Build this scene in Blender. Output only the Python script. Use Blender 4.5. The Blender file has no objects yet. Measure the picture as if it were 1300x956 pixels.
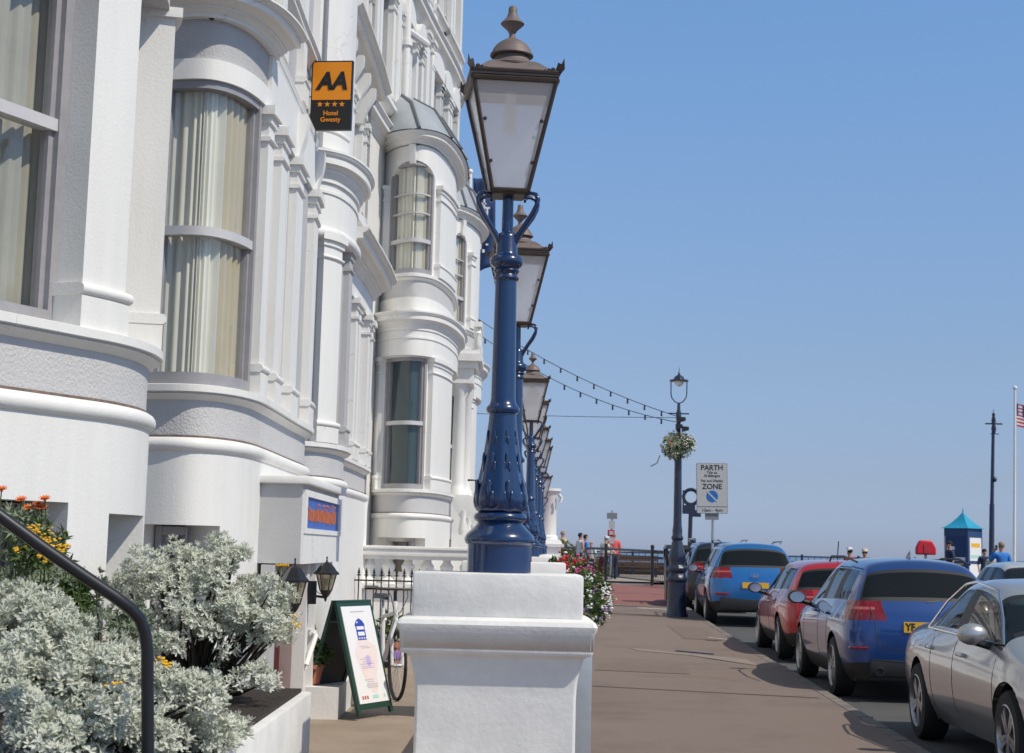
import bpy, bmesh, math, random
from mathutils import Vector, Matrix, Euler, Quaternion
random.seed(7)
rad = math.radians
sc = bpy.context.scene
COL = sc.collection
PI = math.pi

# ------------------------------------------------------------------ camera
FPX, PITCH, ROLL = 2022.0, rad(7.44), rad(1.4)
EYE = Vector((0, 0, 1.52))
_R = Vector((1, 0, 0)); _U = Vector((0, -math.sin(PITCH), math.cos(PITCH))); _F = Vector((0, math.cos(PITCH), math.sin(PITCH)))
R2 = _R * math.cos(ROLL) + _U * math.sin(ROLL)
U2 = -_R * math.sin(ROLL) + _U * math.cos(ROLL)
cam_d = bpy.data.cameras.new('camera')
cam = bpy.data.objects.new('camera', cam_d); COL.objects.link(cam)
M = Matrix.Identity(4)
for i in range(3):
    M[i][0], M[i][1], M[i][2], M[i][3] = R2[i], U2[i], -_F[i], EYE[i]
cam.matrix_world = M
cam_d.sensor_width = 36
cam_d.lens = 36 * FPX / 1300
cam_d.shift_y = -45 / 1300
cam_d.dof.use_dof = True; cam_d.dof.focus_distance = 10.0; cam_d.dof.aperture_fstop = 8.0
cam_d.clip_start = 0.1; cam_d.clip_end = 60000
sc.camera = cam

def ray(px, py):
    return R2 * ((px - 650) / FPX) + U2 * ((433 - py) / FPX) + _F
def at(px, py, Y):            # a point of the place at distance Y along the street
    d = ray(px, py); return EYE + d * (Y / d.y)

# ------------------------------------------------------------------ materials
def mat(name, col, rough=.6, metal=0., noise=None, bump=None, coat=0., spec=None, col2=None, trans=0., streak=False, emit=None, subs=0.):
    m = bpy.data.materials.new(name); m.use_nodes = True
    nt = m.node_tree; N = nt.nodes; L = nt.links
    b = N['Principled BSDF']
    b.inputs['Base Color'].default_value = (*col, 1)
    b.inputs['Roughness'].default_value = rough
    b.inputs['Metallic'].default_value = metal
    if coat:
        b.inputs['Coat Weight'].default_value = coat; b.inputs['Coat Roughness'].default_value = .04
    if spec is not None: b.inputs['Specular IOR Level'].default_value = spec
    if trans: b.inputs['Transmission Weight'].default_value = trans
    tc = N.new('ShaderNodeTexCoord')
    if noise:
        sc_, lo = noise
        t = N.new('ShaderNodeTexNoise'); t.inputs['Scale'].default_value = sc_; t.inputs['Detail'].default_value = 6
        t.inputs['Roughness'].default_value = .65
        if streak:
            mp = N.new('ShaderNodeMapping'); mp.inputs['Scale'].default_value = (1, 1, .12)
            L.new(tc.outputs['Object'], mp.inputs[0]); L.new(mp.outputs[0], t.inputs['Vector'])
        else: L.new(tc.outputs['Object'], t.inputs['Vector'])
        r = N.new('ShaderNodeValToRGB')
        c2 = col2 if col2 else tuple(c * lo for c in col)
        r.color_ramp.elements[0].position = .32; r.color_ramp.elements[1].position = .62
        r.color_ramp.elements[0].color = (*c2, 1); r.color_ramp.elements[1].color = (*col, 1)
        L.new(t.outputs['Fac'], r.inputs[0]); L.new(r.outputs[0], b.inputs['Base Color'])
    if bump:
        bs, st, di = bump
        t2 = N.new('ShaderNodeTexNoise'); t2.inputs['Scale'].default_value = bs; t2.inputs['Detail'].default_value = 4
        L.new(tc.outputs['Object'], t2.inputs['Vector'])
        bp = N.new('ShaderNodeBump'); bp.inputs['Strength'].default_value = st; bp.inputs['Distance'].default_value = di
        L.new(t2.outputs['Fac'], bp.inputs['Height']); L.new(bp.outputs[0], b.inputs['Normal'])
    return m

def leafmat(name, cols, rough=.65, scale=9.):
    m = mat(name, cols[0], rough, noise=(scale, 1), col2=cols[1])
    nt = m.node_tree; N = nt.nodes; L = nt.links; b = N['Principled BSDF']
    tr = N.new('ShaderNodeBsdfTranslucent'); mx = N.new('ShaderNodeMixShader'); mx.inputs[0].default_value = .22
    src = b.inputs['Base Color'].links[0].from_socket
    L.new(src, tr.inputs[0]); L.new(b.outputs[0], mx.inputs[1]); L.new(tr.outputs[0], mx.inputs[2])
    L.new(mx.outputs[0], N['Material Output'].inputs[0])
    return m

def glassmat(name, tint, refl_rough=.02, op=.0, ior=1.5, body=None):
    """clear sheet: fresnel gloss over a tinted see-through pane, optional dusty body"""
    m = bpy.data.materials.new(name); m.use_nodes = True
    nt = m.node_tree; N = nt.nodes; L = nt.links; N.remove(N['Principled BSDF'])
    t = N.new('ShaderNodeBsdfTransparent'); t.inputs[0].default_value = (*tint, 1)
    g = N.new('ShaderNodeBsdfGlossy'); g.inputs['Roughness'].default_value = refl_rough
    fr = N.new('ShaderNodeFresnel'); ge = N.new('ShaderNodeNewGeometry'); io = N.new('ShaderNodeMapRange')
    io.inputs[3].default_value = ior; io.inputs[4].default_value = 1 / ior       # a thin sheet looks the same from both sides
    L.new(ge.outputs['Backfacing'], io.inputs[0]); L.new(io.outputs[0], fr.inputs['IOR'])
    mx = N.new('ShaderNodeMixShader')
    base = t.outputs[0]
    if body:
        d = N.new('ShaderNodeBsdfDiffuse'); d.inputs[0].default_value = (*body, 1)
        tl = N.new('ShaderNodeBsdfTranslucent'); tl.inputs[0].default_value = (*body, 1)
        m3 = N.new('ShaderNodeMixShader'); m3.inputs[0].default_value = .5
        L.new(d.outputs[0], m3.inputs[1]); L.new(tl.outputs[0], m3.inputs[2])
        m2 = N.new('ShaderNodeMixShader'); m2.inputs[0].default_value = op
        L.new(t.outputs[0], m2.inputs[1]); L.new(m3.outputs[0], m2.inputs[2]); base = m2.outputs[0]
    L.new(fr.outputs[0], mx.inputs[0]); L.new(base, mx.inputs[1]); L.new(g.outputs[0], mx.inputs[2])
    L.new(mx.outputs[0], N['Material Output'].inputs[0])
    return m

def weather(m, stain=(.55, .50, .43), amt=.35, sc_=1.3, crack=0., th=(.56, .74)):
    """old stains with ragged edges and hairline cracks"""
    nt = m.node_tree; N = nt.nodes; L = nt.links; b = N['Principled BSDF']
    tc = N.new('ShaderNodeTexCoord')
    if not b.inputs['Base Color'].links:
        rgb = N.new('ShaderNodeRGB'); rgb.outputs[0].default_value = b.inputs['Base Color'].default_value; L.new(rgb.outputs[0], b.inputs['Base Color'])
    src = b.inputs['Base Color'].links[0].from_socket
    mp = N.new('ShaderNodeMapping'); mp.inputs['Scale'].default_value = (1, 1, .45); L.new(tc.outputs['Object'], mp.inputs[0])
    n1 = N.new('ShaderNodeTexNoise'); n1.inputs['Scale'].default_value = sc_; n1.inputs['Detail'].default_value = 11; n1.inputs['Roughness'].default_value = .72; L.new(mp.outputs[0], n1.inputs['Vector'])
    r = N.new('ShaderNodeMapRange'); r.inputs[1].default_value, r.inputs[2].default_value = th; r.inputs[4].default_value = amt; L.new(n1.outputs['Fac'], r.inputs[0])
    mx = N.new('ShaderNodeMix'); mx.data_type = 'RGBA'; mx.inputs[7].default_value = (*stain, 1); L.new(r.outputs[0], mx.inputs[0]); L.new(src, mx.inputs[6]); out = mx.outputs[2]
    if crack:
        nd = N.new('ShaderNodeTexNoise'); nd.inputs['Scale'].default_value = 3; nd.inputs['Detail'].default_value = 5; L.new(tc.outputs['Object'], nd.inputs['Vector'])
        ad = N.new('ShaderNodeVectorMath'); ad.operation = 'MULTIPLY_ADD'; ad.inputs[1].default_value = (.5, .5, .5); L.new(nd.outputs['Color'], ad.inputs[0]); L.new(tc.outputs['Object'], ad.inputs[2])
        vo = N.new('ShaderNodeTexVoronoi'); vo.feature = 'DISTANCE_TO_EDGE'; vo.inputs['Scale'].default_value = crack; L.new(ad.outputs[0], vo.inputs['Vector'])
        lt = N.new('ShaderNodeMapRange'); lt.inputs[1].default_value = .0015; lt.inputs[2].default_value = .0055; lt.inputs[3].default_value = .38; lt.inputs[4].default_value = 0; L.new(vo.outputs['Distance'], lt.inputs[0])
        n3 = N.new('ShaderNodeTexNoise'); n3.inputs['Scale'].default_value = .9; L.new(tc.outputs['Object'], n3.inputs['Vector'])
        gt = N.new('ShaderNodeMapRange'); gt.inputs[1].default_value = .52; gt.inputs[2].default_value = .6; L.new(n3.outputs['Fac'], gt.inputs[0])
        mu = N.new('ShaderNodeMath'); mu.operation = 'MULTIPLY'; L.new(lt.outputs[0], mu.inputs[0]); L.new(gt.outputs[0], mu.inputs[1])
        m2 = N.new('ShaderNodeMix'); m2.data_type = 'RGBA'; m2.inputs[7].default_value = (.3, .26, .22, 1); L.new(mu.outputs[0], m2.inputs[0]); L.new(out, m2.inputs[6]); out = m2.outputs[2]
    L.new(out, b.inputs['Base Color']); return m

W = {}
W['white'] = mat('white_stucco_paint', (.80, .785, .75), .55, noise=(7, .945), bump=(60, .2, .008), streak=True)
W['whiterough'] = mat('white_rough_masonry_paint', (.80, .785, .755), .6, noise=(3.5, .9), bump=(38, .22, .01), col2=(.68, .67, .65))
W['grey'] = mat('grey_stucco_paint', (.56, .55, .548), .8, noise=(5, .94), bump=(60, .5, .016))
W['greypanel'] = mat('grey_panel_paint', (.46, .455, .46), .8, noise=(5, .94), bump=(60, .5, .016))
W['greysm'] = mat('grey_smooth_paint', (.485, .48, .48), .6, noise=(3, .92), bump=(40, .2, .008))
W['frame'] = mat('grey_sash_paint', (.33, .32, .335), .45, noise=(7, .85))
W['frameLt'] = mat('light_sash_paint', (.57, .56, .57), .45, noise=(7, .9))
W['lead'] = mat('lead_roof_sheet', (.40, .43, .46), .5, metal=.2, noise=(3, .85), bump=(8, .2, .01))
W['leadroll'] = mat('lead_roof_roll', (.13, .14, .16), .5, metal=.2)
W['curtain'] = mat('cream_curtain_cloth', (.78, .745, .65), .9, noise=(3, .94))
W['curtaingold'] = mat('gold_curtain_cloth', (.55, .47, .33), .9, noise=(3, .92))
W['shadedcurtain'] = mat('shaded_cream_curtain_cloth', (.40, .375, .31), .9, noise=(3, .85))  # cream curtain cloth with the shade of the near window put into its colour
W['net'] = mat('pale_net_curtain', (.74, .73, .66), .9, noise=(6, .9))
W['blind_or_room_dark'] = mat('dark_teal_blind', (.02, .05, .06), .7, noise=(1.5, .7))
W['dark'] = mat('dark_room', (.03, .028, .026), .9)  # unlit interior put into a dark colour for the basement panes
W['brownroom'] = mat('brown_room', (.09, .07, .05), .9, noise=(2, .6))
W['glass'] = glassmat('window_glass', (.96, .98, .97), ior=1.75)
W['caulk'] = mat('cracked_brown_joint', (.22, .16, .13), .9, noise=(20, .5))
W['navy'] = mat('navy_gloss_paint', (.0045, .027, .10), .25, coat=.7, noise=(4, .85), bump=(26, .12, .006))
W['darknavy'] = mat('dark_navy_paint', (.014, .022, .05), .35, coat=.3)
W['copper'] = mat('weathered_copper', (.18, .138, .128), .6, metal=.15, noise=(9, .7), col2=(.12, .10, .092), bump=(30, .15, .004))
W['bronze'] = mat('dark_bronze_frame', (.075, .055, .045), .45, metal=.4, noise=(10, .7))
W['lampglass'] = glassmat('dusty_lantern_glass', (.93, .92, .93), .12, op=.60, body=(.92, .90, .91))
W['bulb'] = mat('frosted_lamp_tube', (.8, .78, .72), .4)
W['black'] = mat('black_painted_iron', (.012, .012, .014), .35, coat=.2)
W['handrail'] = mat('black_gloss_handrail', (.008, .009, .013), .4, coat=.15)
W['asphalt'] = mat('asphalt', (.085, .084, .083), .85, noise=(1.1, .8), bump=(120, .5, .01))
W['pave'] = mat('brown_tarmac_pavement', (.222, .166, .138), .85, noise=(60, .75), bump=(140, .6, .008))
W['darkpatch'] = mat('dark_tarmac_patch', (.195, .145, .119), .85, noise=(50, .75), bump=(140, .6, .008))
W['patch'] = mat('pale_tarmac_patch', (.26, .215, .18), .85, noise=(4, .85), bump=(140, .4, .008))
W['kerb'] = mat('granite_kerb', (.21, .178, .155), .8, noise=(6, .75), bump=(60, .4, .008))
W['redpave'] = mat('red_block_paving', (.29, .115, .095), .85, noise=(2, .8), bump=(60, .4, .01))
W['forecourt'] = mat('tan_stone_flags', (.32, .25, .19), .8, noise=(2, .8), bump=(40, .4, .01))
W['paint'] = mat('road_marking_paint', (.75, .74, .70), .7, noise=(10, .8))
W['sea'] = mat('sea_water', (.05, .10, .16), .22, noise=(.03, .85), bump=(.8, .4, .3))
W['sand'] = mat('promenade_concrete', (.36, .30, .25), .85, noise=(.5, .85))
W['soil'] = mat('dark_soil', (.035, .025, .018), .95, noise=(12, .6), bump=(30, .8, .03))
W['brownwall'] = mat('brown_stone_wall', (.12, .085, .065), .9, noise=(3, .7), bump=(12, .6, .03))
W['silverleaf'] = leafmat('silver_leaf', ((.77, .78, .69), (.57, .60, .49)))
W['greyleaf'] = leafmat('grey_green_leaf', ((.30, .35, .24), (.19, .24, .14)))
W['leaf'] = leafmat('green_leaf', ((.09, .14, .035), (.05, .085, .02)))
W['olive'] = leafmat('olive_leaf', ((.20, .19, .06), (.11, .12, .03)), scale=1.5)
W['stem'] = mat('brown_woody_stem', (.06, .045, .03), .9, noise=(20, .6))
W['orangep'] = leafmat('orange_petal', ((.85, .20, .02), (.75, .12, .02)))
W['yellowp'] = mat('yellow_petal', (.85, .48, .02), .6, noise=(30, .8))
W['redp'] = mat('red_petal', (.65, .012, .03), .6, noise=(25, .7))
W['pinkp'] = mat('pink_petal', (.75, .07, .28), .6, noise=(25, .75))
W['whitep'] = mat('white_petal', (.80, .80, .76), .6, noise=(25, .9))
W['creamp'] = mat('cream_petal', (.62, .60, .42), .6, noise=(25, .8))
W['purplep'] = mat('mauve_petal', (.35, .18, .42), .6, noise=(25, .8))
W['terra'] = mat('terracotta', (.42, .14, .08), .8, noise=(9, .8))
W['purplepot'] = mat('purple_band', (.22, .12, .42), .6)
W['aaorange'] = mat('orange_sign_panel', (.80, .27, .008), .4)
W['aablack'] = mat('black_sign_panel', (.012, .012, .013), .4)
W['signblue'] = mat('blue_sign_panel', (.055, .14, .50), .5, noise=(5, .8))
W['signorange'] = mat('orange_sign_lettering', (.62, .17, .06), .6, noise=(14, .6))
W['signgrey'] = mat('sign_face_white', (.47, .465, .46), .5)
W['signblack'] = mat('sign_black_lettering', (.02, .02, .025), .5)
W['signback'] = mat('grey_sign_metal', (.25, .25, .26), .5, metal=.3)
W['symblue'] = mat('sign_symbol_blue', (.015, .14, .42), .45)
W['bannerblue'] = mat('navy_banner_cloth', (.022, .055, .16), .8, noise=(2, .8))
W['boardgreen'] = mat('green_board_frame', (.008, .045, .028), .4, coat=.2)
W['poster'] = mat('white_poster', (.78, .77, .77), .5)
W['posterpeach'] = mat('poster_peach_wash', (.80, .66, .58), .5, noise=(5, 1), col2=(.78, .70, .76))
W['postermauve'] = mat('poster_mauve_ink', (.55, .42, .72), .5)
W['logoblue'] = mat('poster_logo_blue', (.03, .06, .38), .5)
W['posterred'] = mat('poster_red_ink', (.5, .10, .09), .5)
W['posterteal'] = mat('poster_teal_ink', (.40, .66, .62), .5)
W['ink'] = mat('poster_grey_ink', (.50, .48, .55), .5)
W['door'] = mat('dark_red_door', (.10, .018, .016), .35, coat=.3)
W['wlglass'] = glassmat('amber_lantern_glass', (.8, .75, .6), .1, op=.45, body=(.55, .5, .4))
W['plasticwhite'] = mat('white_plastic_rail', (.78, .76, .72), .4)
W['tyre'] = mat('tyre_rubber', (.018, .018, .018), .8)
W['rim'] = mat('alloy_wheel_metal', (.45, .45, .47), .3, metal=.8)
W['rimdark'] = mat('dark_wheel_recess', (.02, .02, .02), .6)
W['trim'] = mat('black_plastic_trim', (.016, .016, .017), .5)
W['chrome'] = mat('chrome_trim', (.7, .7, .72), .12, metal=1.)
W['carglass'] = mat('dark_car_glass', (.006, .008, .008), .03, spec=.5)
W['carglassL'] = glassmat('car_window_glass', (.50, .56, .53), .01, op=.25, body=(.02, .03, .03), ior=1.55)
W['tail'] = mat('red_tail_lamp', (.24, .004, .010), .15, coat=.8, noise=(25, .5))
W['tailclear'] = mat('clear_lamp_strip', (.42, .10, .10), .15, coat=.6)
W['head'] = mat('clear_head_lamp', (.55, .57, .6), .1, metal=.3, coat=.8)
W['plate'] = mat('yellow_number_plate', (.75, .42, .03), .45)
W['platew'] = mat('white_number_plate', (.75, .75, .72), .45)
W['seat'] = mat('car_seat_fabric', (.12, .11, .10), .8)
W['sticker'] = mat('pale_green_disc', (.35, .62, .5), .6)
def paint(name, col, metal=.45): return mat(name, col, .28, metal=metal, coat=1., noise=(60, .95))
W['bmw'] = paint('mid_blue_metallic_paint', (.018, .070, .255), .45)
W['tucson'] = paint('bright_blue_metallic_paint', (.02, .17, .46))
W['redcar'] = paint('red_gloss_paint', (.42, .01, .022), .15)
W['darkcar'] = paint('black_blue_paint', (.02, .025, .045))
W['jag'] = paint('silver_beige_metallic_paint', (.50, .495, .495), .6)
W['whitecar'] = paint('pale_silver_paint', (.6, .62, .64), .3)
W['skin'] = mat('skin', (.50, .27, .19), .55, noise=(12, .9))
for k, c in dict(c_white=(.75, .75, .75), c_blue=(.03, .20, .60), c_cream=(.66, .58, .44), c_red=(.62, .10, .09), c_navy=(.03, .04, .09),
                 c_yellow=(.62, .5, .25), c_hair=(.018, .014, .013), c_greyhair=(.35, .32, .29), c_blond=(.45, .33, .18), c_maroon=(.18, .03, .04), c_tan=(.3, .22, .15)).items():
    W[k] = mat('cloth_' + k[2:] + '_tone', c, .85, noise=(14, .9))
W['tealroof'] = mat('turquoise_kiosk_roof', (.02, .33, .52), .5, noise=(4, .85))
W['kioskblue'] = mat('kiosk_dark_blue', (.02, .06, .16), .5)
W['kioskmauve'] = mat('kiosk_pale_panel', (.45, .38, .42), .6)
W['flagred'] = mat('flag_red', (.45, .03, .05), .8); W['flagblue'] = mat('flag_blue', (.03, .04, .15), .8); W['flagwhite'] = mat('flag_white', (.7, .68, .68), .8)
W['redplastic'] = mat('red_lifebuoy_plastic', (.62, .015, .03), .45)
W['steel'] = mat('galvanised_steel', (.42, .44, .46), .45, metal=.5, noise=(7, .85))
W['wood'] = mat('brown_bench_wood', (.16, .08, .045), .7, noise=(8, .7))
W['bikewhite'] = mat('white_bike_frame', (.72, .70, .68), .4)

weather(W['white'], crack=.9); weather(W['whiterough'], (.52, .48, .42), .28, 2.5, th=(.56, .8)); weather(W['grey'], (.42, .39, .36), .35); weather(W['greysm'], (.42, .40, .37), .3, crack=.8)
weather(W['navy'], (.05, .03, .022), .6, 9, th=(.62, .68)); weather(W['darknavy'], (.05, .035, .03), .5, 9, th=(.62, .7)); weather(W['copper'], (.10, .13, .10), .5, 7, th=(.52, .66))
weather(W['pave'], (.12, .09, .075), .6, .55, th=(.50, .66)); weather(W['pave'], (.30, .26, .22), .7, 14, th=(.665, .70)); weather(W['asphalt'], (.05, .05, .05), .6, .6); weather(W['kerb'], (.10, .085, .075), .6, 4, th=(.5, .62))

# ------------------------------------------------------------------ helpers
def wm_of(o):
    m = Matrix.Identity(4)
    while o is not None:
        m = o.matrix_basis @ m; o = o.parent
    return m

class MB:
    def __init__(s): s.v = []; s.f = []
    def add(s, vs, fs):
        n = len(s.v); s.v += [tuple(v) for v in vs]; s.f += [tuple(i + n for i in f) for f in fs]; return s
    def box(s, a, b, rot=None, org=None, bev=0.):
        (x0, y0, z0), (x1, y1, z1) = a, b
        if bev:
            e = bev; vs = []
            bm = bmesh.new(); bmesh.ops.create_cube(bm, size=1)
            for v in bm.verts: v.co = Vector(((x0 + x1) / 2 + v.co.x * (x1 - x0), (y0 + y1) / 2 + v.co.y * (y1 - y0), (z0 + z1) / 2 + v.co.z * (z1 - z0)))
            bmesh.ops.bevel(bm, geom=list(bm.edges), offset=e, segments=2, affect='EDGES', profile=.5)
            bm.verts.index_update(); vs = [v.co.copy() for v in bm.verts]; fs = [[v.index for v in f.verts] for f in bm.faces]; bm.free()
        else:
            vs = [Vector(p) for p in ((x0, y0, z0), (x1, y0, z0), (x1, y1, z0), (x0, y1, z0), (x0, y0, z1), (x1, y0, z1), (x1, y1, z1), (x0, y1, z1))]
            fs = [(0, 3, 2, 1), (4, 5, 6, 7), (0, 1, 5, 4), (1, 2, 6, 5), (2, 3, 7, 6), (3, 0, 4, 7)]
        if rot is not None:
            o = Vector(org) if org is not None else Vector((0, 0, 0)); vs = [o + rot @ (v - o) for v in vs]
        return s.add(vs, fs)
    def tube(s, pts, r, n=8, cap=True):
        pts = [Vector(p) for p in pts]; rs = r if isinstance(r, (list, tuple)) else [r] * len(pts)
        vs = []; fs = []; prev = None
        for i, p in enumerate(pts):
            t = (pts[min(i + 1, len(pts) - 1)] - pts[max(i - 1, 0)])
            if t.length < 1e-9: t = Vector((0, 0, 1))
            t.normalize()
            if prev is None:
                a = t.orthogonal().normalized()
            else:
                a = prev - t * prev.dot(t)
                a = a.normalized() if a.length > 1e-6 else t.orthogonal().normalized()
            prev = a; b = t.cross(a)
            for k in range(n):
                q = 2 * PI * k / n; vs.append(p + (a * math.cos(q) + b * math.sin(q)) * rs[i])
        for i in range(len(pts) - 1):
            for k in range(n):
                fs.append((i * n + k, i * n + (k + 1) % n, (i + 1) * n + (k + 1) % n, (i + 1) * n + k))
        if cap: fs += [tuple(range(n))[::-1], tuple(range((len(pts) - 1) * n, len(pts) * n))]
        return s.add(vs, fs)
    def lathe(s, prof, c=(0, 0, 0), n=24, mod=None, ax=None):
        """prof (r,z) list; mod(theta,z)->factor; ax optional rotation matrix"""
        vs = []; fs = []; c = Vector(c)
        for (r, z) in prof:
            for k in range(n):
                q = 2 * PI * k / n; rr = r * (mod(q, z) if mod else 1)
                v = Vector((rr * math.cos(q), rr * math.sin(q), z))
                if ax is not None: v = ax @ v
                vs.append(c + v)
        m = len(prof)
        for i in range(m - 1):
            for k in range(n):
                fs.append((i * n + k, i * n + (k + 1) % n, (i + 1) * n + (k + 1) % n, (i + 1) * n + k))
        if prof[0][0] > 1e-4: fs.append(tuple(range(n))[::-1])
        if prof[-1][0] > 1e-4: fs.append(tuple(range((m - 1) * n, m * n)))
        return s.add(vs, fs)
    def frus(s, z0, h0, z1, h1, c=(0, 0), n=4, rot=0.):
        """square/regular frustum; h = half width"""
        k = 1 / math.cos(PI / n); vs = []
        for z, h in ((z0, h0), (z1, h1)):
            for i in range(n):
                q = rot + PI / n + 2 * PI * i / n; vs.append((c[0] + h * k * math.cos(q), c[1] + h * k * math.sin(q), z))
        fs = [(i, (i + 1) % n, n + (i + 1) % n, n + i) for i in range(n)] + [tuple(range(n))[::-1], tuple(range(n, 2 * n))]
        return s.add(vs, fs)
    def prism(s, poly, fn, t0, t1):
        """poly list of 2D, fn(u,v,t)->3D"""
        n = len(poly); vs = [fn(u, v, t0) for u, v in poly] + [fn(u, v, t1) for u, v in poly]
        fs = [(i, (i + 1) % n, n + (i + 1) % n, n + i) for i in range(n)] + [tuple(range(n))[::-1], tuple(range(n, 2 * n))]
        return s.add(vs, fs)
    def ball(s, c, r, n=10, m=7, sc3=(1, 1, 1)):
        return s.add([(c[0] + sc3[0] * r * math.sin(PI * i / m) * math.cos(2 * PI * k / n), c[1] + sc3[1] * r * math.sin(PI * i / m) * math.sin(2 * PI * k / n), c[2] + sc3[2] * r * math.cos(PI * i / m)) for i in range(m + 1) for k in range(n)],
                     [(i * n + k, (i + 1) * n + k, (i + 1) * n + (k + 1) % n, i * n + (k + 1) % n) for i in range(m) for k in range(n)])
    def build(s, name, m, parent=None, smooth=40, world=True, fixn=True):
        me = bpy.data.meshes.new(name)
        vs = s.v
        if parent is not None and world:
            inv = wm_of(parent).inverted(); vs = [inv @ Vector(v) for v in vs]
        me.from_pydata([tuple(v) for v in vs], [], s.f)
        if fixn:
            bm = bmesh.new(); bm.from_mesh(me)
            bmesh.ops.remove_doubles(bm, verts=bm.verts, dist=1e-5)
            bmesh.ops.recalc_face_normals(bm, faces=bm.faces); bm.to_mesh(me); bm.free()
        if smooth:
            me.shade_smooth(); me.set_sharp_from_angle(angle=rad(smooth))
        me.materials.append(m)
        o = bpy.data.objects.new(name, me); COL.objects.link(o)
        if parent is not None: o.parent = parent
        return o

def tag(o, label=None, cat=None, group=None, kind=None):
    if label: o['label'] = label
    if cat: o['category'] = cat
    if group: o['group'] = group
    if kind: o['kind'] = kind
    return o
def thing(name, label, cat, loc=(0, 0, 0), rz=0., group=None):
    o = bpy.data.objects.new(name, None); COL.objects.link(o); o.empty_display_size = .2
    o.location = loc; o.rotation_euler = (0, 0, rz)
    return tag(o, label, cat, group)
def struct(name, mb, m, smooth=0): return tag(mb.build(name, m, smooth=smooth), kind='structure')
def copy_tree(o, parent=None):
    c = o.copy(); COL.objects.link(c)
    if parent is not None: c.parent = parent
    for ch in list(o.children): copy_tree(ch, c)
    return c
def dup(root, loc, rz, label=None, sc_=None):
    r = copy_tree(root); r.location = loc; r.rotation_euler = (0, 0, rz)
    if label: r['label'] = label
    if sc_: r.scale = sc_ if isinstance(sc_, tuple) else (sc_,) * 3
    return r

def text_mesh(body, size, depth=.002, bold=0., shear=0., align='CENTER'):
    cu = bpy.data.curves.new('lettering', 'FONT'); cu.body = body; cu.size = size; cu.extrude = depth; cu.offset = bold; cu.shear = shear
    cu.align_x = align; cu.align_y = 'CENTER'
    ob = bpy.data.objects.new('lettering', cu); COL.objects.link(ob)
    dg = bpy.context.evaluated_depsgraph_get(); dg.update()
    me = bpy.data.meshes.new_from_object(ob.evaluated_get(dg))
    vs = [v.co.copy() for v in me.vertices]; fs = [tuple(p.vertices) for p in me.polygons]
    bpy.data.objects.remove(ob); bpy.data.curves.remove(cu); bpy.data.meshes.remove(me)
    return vs, fs
def add_text(mb, body, size, org, ex, ey, bold=0., shear=0., depth=.002, squeeze=1., align='CENTER'):
    """lay lettering on the plane org + u*ex + v*ey"""
    ex = Vector(ex).normalized(); ey = Vector(ey).normalized(); en = ex.cross(ey)
    vs, fs = text_mesh(body, size, depth, bold, shear, align)
    mb.add([Vector(org) + ex * v.x * squeeze + ey * v.y + en * v.z for v in vs], fs)
    return mb

class Plan:
    """smooth outline of a wall seen from above; outside = right of travel"""
    def __init__(s, pts, smooth=True, step=.06):
        P = [Vector(p) for p in pts]
        if smooth:
            Q = []
            E = [P[0] * 2 - P[1]] + P + [P[-1] * 2 - P[-2]]
            for i in range(1, len(E) - 2):
                a, b, c, d = E[i - 1:i + 3]
                n = max(2, int((c - b).length / step))
                for k in range(n):
                    t = k / n
                    Q.append(.5 * ((2 * b) + (c - a) * t + (2 * a - 5 * b + 4 * c - d) * t * t + (3 * b - a - 3 * c + d) * t ** 3))
            Q.append(P[-1])
        else: Q = P
        s.p = Q; s.s = [0.]
        for a, b in zip(Q, Q[1:]): s.s.append(s.s[-1] + (b - a).length)
        s.len = s.s[-1]; s.sm = smooth
    def at(s, q):
        q = min(max(q, 0), s.len)
        lo, hi = 0, len(s.s) - 1
        while hi - lo > 1:
            m = (lo + hi) // 2
            if s.s[m] <= q: lo = m
            else: hi = m
        L_ = s.s[hi] - s.s[lo]; t = (q - s.s[lo]) / L_ if L_ > 1e-9 else 0
        p = s.p[lo].lerp(s.p[hi], t)
        if s.sm:
            def tn(i):
                a = s.p[max(i - 1, 0)]; b = s.p[min(i + 1, len(s.p) - 1)]; return (b - a).normalized()
            tg = tn(lo).lerp(tn(hi), t).normalized()
        else: tg = (s.p[hi] - s.p[lo]).normalized()
        return p, Vector((tg.y, -tg.x))
    def near(s, x, y):
        b = min(range(len(s.p)), key=lambda i: (s.p[i] - Vector((x, y))).length); return s.s[b]
    def pt(s, q, off, z):
        p, n = s.at(q); p = p + n * off; return (p.x, p.y, z)
    def samples(s, a, b, step=.07):
        n = max(1, int(math.ceil((b - a) / step))) ; return [a + (b - a) * i / n for i in range(n + 1)]

def sweep(mb, plan, a, b, prof, step=.07, mitre=None):
    """closed profile [(off,z)] carried along the plan from a to b"""
    S = plan.samples(a, b, step); n = len(prof); vs = []
    for q in S:
        p, nn = plan.at(q)
        for off, z in prof: vs.append((p.x + nn.x * off, p.y + nn.y * off, z))
    fs = []
    for i in range(len(S) - 1):
        for k in range(n): fs.append((i * n + k, i * n + (k + 1) % n, (i + 1) * n + (k + 1) % n, (i + 1) * n + k))
    fs += [tuple(range(n)), tuple(range((len(S) - 1) * n, len(S) * n))[::-1]]
    mb.add(vs, fs); return mb
def sheet(mb, plan, a, b, z0, z1, off, step=.07, offf=None, nz=1):
    S = plan.samples(a, b, step); vs = []; m = nz + 1
    for q in S:
        o = off + (offf(q) if offf else 0)
        for k in range(m): vs.append(plan.pt(q, o, z0 + (z1 - z0) * k / nz))
    fs = [(i * m + k, (i + 1) * m + k, (i + 1) * m + k + 1, i * m + k + 1) for i in range(len(S) - 1) for k in range(nz)]
    mb.add(vs, fs); return mb
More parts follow.
